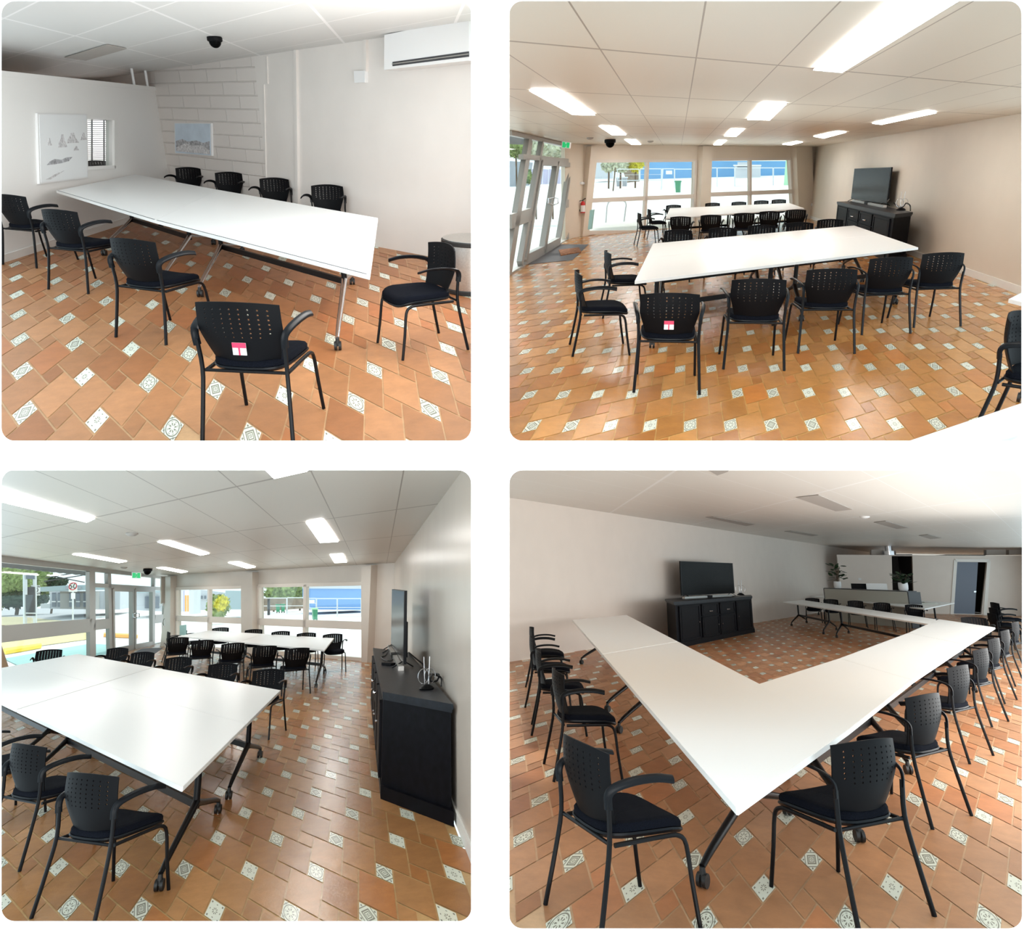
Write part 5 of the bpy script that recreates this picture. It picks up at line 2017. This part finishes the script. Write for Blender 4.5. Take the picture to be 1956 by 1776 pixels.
for x in (150, 205, 260, 315, 370, 430, 485):
    card_box(R2, 'fence_panel', [za(x, 455), za(x + 50, 458), za(x + 44, 605), za(x - 6, 612)], 95, .1, M['lilac'], None, None, None, t)
for k, (x, y, m, rx, lab) in enumerate(((60, 260, 'leaflight', .60, 'dark tree top at the far left of the storefront, top right room'), (240, 270, 'leafpale', .50, 'pale leafy tree above the glass doors, left one'),
                                       (400, 285, 'leafpale', .55, 'pale leafy tree above the glass doors, middle one'), (510, 300, 'leafpale', .38, 'pale leafy tree above the glass doors, right one'))):
    foliage(R2, 'tree', *za(x, y), 30, rx, .42, M[m], lab, 'tree', 520, .12, seed=20 + k, trunk=.04)
foliage(R2, 'shrub', *za(175, 520), 27, .2, .34, M['leaflight'], 'green shrub seen through the side glass by the doors, top right room', 'shrub', 260, .07, seed=40)
bm = bmesh.new()
w_ = Wall(R2, (945, 540.5), (1083, 456.5), shift=-1.0)
w_.slab(bm, [za(-130, 130), za(150, 160), za(165, 225), za(100, 225), za(-130, 215)], .1)
tagp(obj('awning', bm, M['awning'], None, R2.M), 'grey awning outside the storefront at the left edge, top right room', 'awning')

# seen from the bottom left room
def flat(room, f, pts, z, m, name, label, cat, kind=None, hgt=.01):
    bm = bmesh.new()
    prism(bm, [room.P(*f(*p), z) for p in pts], (0, 0, hgt))
    return tagp(obj(name, bm, m, None, room.M), label, cat, None, kind)


flat(R3, zc, [(-140, 580), (1000, 590), (1000, 745), (430, 700), (-140, 690)], -.05, M['road'], 'road', None, None, 'structure')
flat(R3, zc, [(-140, 680), (250, 680), (950, 750), (960, 800), (-140, 800)], -.045, M['grass'], 'verge', None, None, 'structure')
flat(R3, zc, [(-140, 880), (400, 860), (970, 795), (970, 925), (500, 990), (-140, 1085)], -.04, M['gravel'], 'gravel_bed', None, None, 'structure')
flat(R3, zc, [(40, 1140), (600, 1040), (985, 975), (1170, 985), (1190, 1110), (985, 1165), (300, 1260)], -.04, M['teal'], 'paving', None, None, 'structure')
flat(R3, zc, [(30, 1065), (448, 1003), (455, 1022), (60, 1092)], -.04, M['yellow'], 'kerb', 'yellow painted kerb on the ground outside the shop window, bottom left room', 'kerb', None, .12)
flat(R3, zc, [(1138, 880), (1440, 895), (1515, 905), (1510, 915), (1430, 912), (1138, 897)], -.04, M['orange'], 'kerb', 'orange painted kerb outside the double doors, bottom left room', 'kerb', None, .12)
# building across the road
t = thing('building', 'low grey building with a flat fascia across the road, bottom left room', 'building', R3.M)
card_box(R3, 'wall', [zc(545, 395), zc(1320, 395), zc(1318, 600), zc(545, 590)], 70, 8, M['shed'], None, None, None, t)
card_box(R3, 'wall', [zc(660, 400), zc(1050, 400), zc(1050, 596), zc(660, 590)], 68, 1.9, M['lampoff'], None, None, None, t)
card_box(R3, 'fascia', [zc(440, 352), zc(690, 335), zc(1170, 322), zc(1170, 380), zc(700, 392), zc(440, 402)], 64, 5, M['container'], None, None, None, t)
card_box(R3, 'fascia', [zc(715, 345), zc(890, 345), zc(890, 372), zc(715, 375)], 63.8, .1, M['shadow_grey'], None, None, None, t)
for x in (570, 635, 760, 835, 915):
    wdw = card_box(R3, 'window', rect(zc, x, 412, x + 40, 570), 67.8 if x > 650 else 69.8, .1, M['wingrey'], None, None, None, t)
    card_box(R3, 'window_bar', rect(zc, x - 2, 505, x + 42, 518), 67.6 if x > 650 else 69.6, .1, M['white'], None, None, None, wdw)
card_box(R3, 'low_wall', rect(zc, 445, 535, 550, 585), 66, .5, M['shed'], None, None, None, t)
t = thing('building', 'white building with windows seen through the double doors, bottom left room', 'building', R3.M)
card_box(R3, 'wall', [zc(1480, 405), zc(1775, 400), zc(1775, 620), zc(1480, 605)], 60, 6, M['shed'], None, None, None, t)
card_box(R3, 'roof', [zc(1470, 395), zc(1780, 390), zc(1780, 412), zc(1470, 418)], 59, 7, M['container'], None, None, None, t)
for x in (1590, 1700):
    card_box(R3, 'window', rect(zc, x, 455, x + 50, 585), 59.8, .1, M['wingrey'], None, None, None, t)
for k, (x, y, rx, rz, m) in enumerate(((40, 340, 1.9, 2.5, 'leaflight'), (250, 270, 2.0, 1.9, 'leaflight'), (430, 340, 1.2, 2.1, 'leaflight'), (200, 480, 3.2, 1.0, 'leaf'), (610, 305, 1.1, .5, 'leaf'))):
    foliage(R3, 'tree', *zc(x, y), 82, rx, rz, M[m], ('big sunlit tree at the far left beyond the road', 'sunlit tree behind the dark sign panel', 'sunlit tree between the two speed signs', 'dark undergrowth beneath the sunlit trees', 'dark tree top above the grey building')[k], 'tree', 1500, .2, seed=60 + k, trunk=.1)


def text(s, size, m, parent, loc, room=None, name='lettering'):
    cu = bpy.data.curves.new(name, 'FONT')
    cu.body = s
    cu.size = size
    cu.extrude = .004
    cu.align_x = 'CENTER'
    cu.align_y = 'CENTER'
    cu.materials.append(m)
    tmp = bpy.data.objects.new(name, cu)
    COL.objects.link(tmp)
    bpy.context.view_layer.update()
    me = bpy.data.meshes.new_from_object(tmp.evaluated_get(bpy.context.evaluated_depsgraph_get()))
    bpy.data.objects.remove(tmp)
    o = bpy.data.objects.new(name, me)
    COL.objects.link(o)
    o.parent = parent
    o.matrix_local = Matrix.Translation(loc) @ Matrix.Rotation(R(90), 4, 'X')
    return o


def road_sign(room, f, x0, y0, x1, y1, Y, post_y, label, lines, ring=None, plate2=None):
    t = thing('road_sign', label, 'sign', room.M)
    card_box(room, 'plate', rect(f, x0, y0, x1, y1), Y, .03, M['white'], None, None, None, t)
    cx = (x0 + x1) / 2
    a, b = room.Q(*f(cx, y0), Y + .06), room.Q(*f(cx, post_y), Y + .06)
    bm = bmesh.new()
    tube(bm, [b, a], .04, 8)
    obj('post', bm, M['galv'], t)
    if ring:
        c = room.Q(*f(cx, ring[0]), Y - .01)
        r = (room.Q(*f(cx + ring[1], ring[0]), Y) - room.Q(*f(cx, ring[0]), Y)).length
        bm = bmesh.new()
        tube(bm, [c + Vector((r * math.cos(R(k)), 0, r * math.sin(R(k)))) for k in range(0, 361, 15)], r * .11, 6)
        obj('ring', bm, M[ring[2]], t)
    for s, y, size_px in lines:
        c = room.Q(*f(cx, y), Y - .012)
        size = size_px * .17382 * Y / F
        text(s, size, M['blacktxt'], t, c)
    if plate2:
        card_box(room, 'lower_plate', rect(f, *plate2), Y, .03, M['white'], None, None, None, t)


road_sign(R3, zc, 755, 297, 848, 404, 43, 750, 'white speed sign with red ring and number 50 outside shop window', [('50', 343, 66)], (343, 42, 'redring'), (780, 415, 826, 482))
road_sign(R3, zc, 340, 332, 440, 444, 41, 765, 'white sign reading slow 10 down outside shop window', [('SLOW', 350, 26), ('10', 387, 42), ('DOWN', 426, 26)], (387, 28, 'blacktxt'))
t = thing('sign_board', 'tall dark sign board on two posts outside the shop window, bottom left room', 'sign', R3.M)
for x in (276, 386):
    bm = bmesh.new()
    tube(bm, [R3.Q(*zc(x, 775), 40), R3.Q(*zc(x - 4, 200), 40)], .08, 8)
    obj('post', bm, M['galv'], t)
card_box(R3, 'panel', [zc(282, 350), zc(382, 350), zc(388, 670), zc(284, 668)], 39.8, .08, M['signdark'], None, None, None, t)
card_box(R3, 'panel', [zc(285, 205), zc(378, 205), zc(380, 265), zc(285, 262)], 39.8, .08, M['wingrey'], None, None, None, t)
card_box(R3, 'cross_bar', [zc(282, 632), zc(388, 634), zc(388, 645), zc(282, 643)], 39.7, .08, M['galv'], None, None, None, t)
card_box(R3, 'side_panel', [zc(270, 270), zc(298, 270), zc(300, 436), zc(272, 434)], 39.7, .05, M['shed'], None, None, None, t)
# awning above the shop window
bm = bmesh.new()
w_ = Wall(R3, (-30, 1307), (314, 1226), shift=-1.3)
edge = [zc(x, (115 + (x + 140) * .10) + (6 if k % 2 else -2)) for k, x in enumerate(range(960, -141, -44))]
w_.slab(bm, [zc(-140, 10), zc(960, 150)] + edge, .06)
tagp(obj('awning', bm, M['awning'], None, R3.M), 'grey corrugated awning edge above the shop window, bottom left room', 'awning')
for k, (a, b) in enumerate(((zc(500, 250), zc(950, 175)), (zc(480, 290), zc(950, 215)), (zc(600, 235), zc(930, 300)))):
    bm = bmesh.new()
    tube(bm, [R3.Q(*a, 50), R3.Q(*b, 50)], .03, 4)
    tagp(obj('power_line', bm, M['signdark'], None, R3.M), ('upper', 'middle', 'falling')[k] + ' power line crossing the sky over the grey building', 'cable')
# beyond the far windows
t = thing('building', 'blue building with white parapet beyond the right window, bottom left room', 'building', R3.M)
card_box(R3, 'wall', [zd(1288, 282), zd(1800, 285), zd(1800, 465), zd(1288, 462)], 52, 5, M['bluewall2'], None, None, None, t)
card_box(R3, 'parapet', [zd(1288, 255), zd(1800, 252), zd(1800, 287), zd(1288, 284)], 51.8, 5.2, M['shed'], None, None, None, t)
card_box(R3, 'container', [zd(580, 302), zd(772, 305), zd(772, 462), zd(580, 462)], 52, 3, M['container'], 'pale grey-green shipping container beyond the left window, bottom left room', 'container')
t = thing('building', 'white house with small windows beyond the left window, bottom left room', 'building', R3.M)
card_box(R3, 'wall', [zd(300, 285), zd(585, 320), zd(585, 462), zd(300, 470)], 56, 4, M['shed'], None, None, None, t)
for x in (370, 400, 510, 545):
    card_box(R3, 'window', rect(zd, x, 345, x + 18, 372), 55.8, .1, M['wingrey'], None, None, None, t)
t = thing('gate', 'orange and white striped gate beyond the left window, bottom left room', 'gate', R3.M)
for x, m in ((190, 'lilac'), (205, 'white'), (220, 'lilac'), (236, 'orange'), (254, 'orange'), (272, 'orange'), (290, 'shed')):
    card_box(R3, 'gate_panel', [zd(x, 340 if m == 'orange' else 300), zd(x + 15, 340 if m == 'orange' else 300), zd(x + 15, 480), zd(x, 480)], 55, .1, M[m], None, None, None, t)
bm = bmesh.new()
tube(bm, [R3.Q(*zd(320, 500), 50), R3.Q(*zd(322, 290), 50)], .35, 10)
tagp(obj('pole', bm, M['galv'], None, R3.M), 'thick pale pole beside the orange gate, bottom left room', 'pole')
foliage(R3, 'shrub', *zd(520, 435), 45, .75, .85, M['leaflight'], 'round green and yellow shrub before the container', 'shrub', 700, .1, seed=81)
foliage(R3, 'shrub', *zd(545, 410), 44.4, .45, .5, M['leafyellow'], 'yellow flowering part shrub at upper right of the green shrub', 'shrub', 400, .08, seed=82)
for k, (x, rx) in enumerate(((1000, 1.2), (1110, 1.5), (1220, 1.2))):
    foliage(R3, 'tree', *zd(x, 322), 60, rx * .75, .95, M['leaflight'], 'leafy tree behind the fence beyond right window, %s one of three' % ('left', 'middle', 'right')[k], 'tree', 900, .14, seed=90 + k, trunk=.08, group='trees beyond the right window, bottom left room')
card_box(R3, 'fence', [zd(890, 362), zd(1262, 372), zd(1262, 452), zd(890, 478)], 50, .1, M['fence'], 'brown timber fence behind the bins, bottom left room', 'fence')
wire_fence(R3, zd, [(880, 365, 1100, 500), (1105, 362, 1262, 500), (1290, 368, 1350, 450), (1355, 370, 1528, 520), (1532, 370, 1733, 522)], 42, 'galvanised temporary fence beyond the right window, bottom left room')
wheelie(R3, zd, 1008, 418, 1048, 482, 48, 'dark green bin, left of the pair beyond the right window', 'bin', 'pair of bins outside, bottom left room')
wheelie(R3, zd, 1050, 416, 1090, 480, 48, 'dark green bin, right of the pair beyond the right window', 'bin', 'pair of bins outside, bottom left room')
wheelie(R3, zd, 1318, 450, 1370, 548, 37, 'green wheelie bin with pale lid in front of the blue building', 'binlid')
bm = bmesh.new()
tube(bm, [R3.Q(*zd(948, 510), 40), R3.Q(*zd(948, 370), 40)], .07, 8)
tagp(obj('pole', bm, M['signdark'], None, R3.M), 'thin dark pole left of the paired bins, bottom left room', 'pole')
card_box(R3, 'notice_board', rect(zd, 1292, 380, 1338, 408), 41.8, .05, M['white'], 'small white notice on the temporary fence, bottom left room', 'sign')
bm = bmesh.new()
prism(bm, [R3.Q(*zd(*p), 22.4) for p in ((192, 598), (248, 592), (248, 680), (192, 680))], (0, .1, 0))
tagp(obj('post', bm, M['teal'], None, R3.M), 'pale green panel low behind the left end of the far table, bottom left room', 'post')
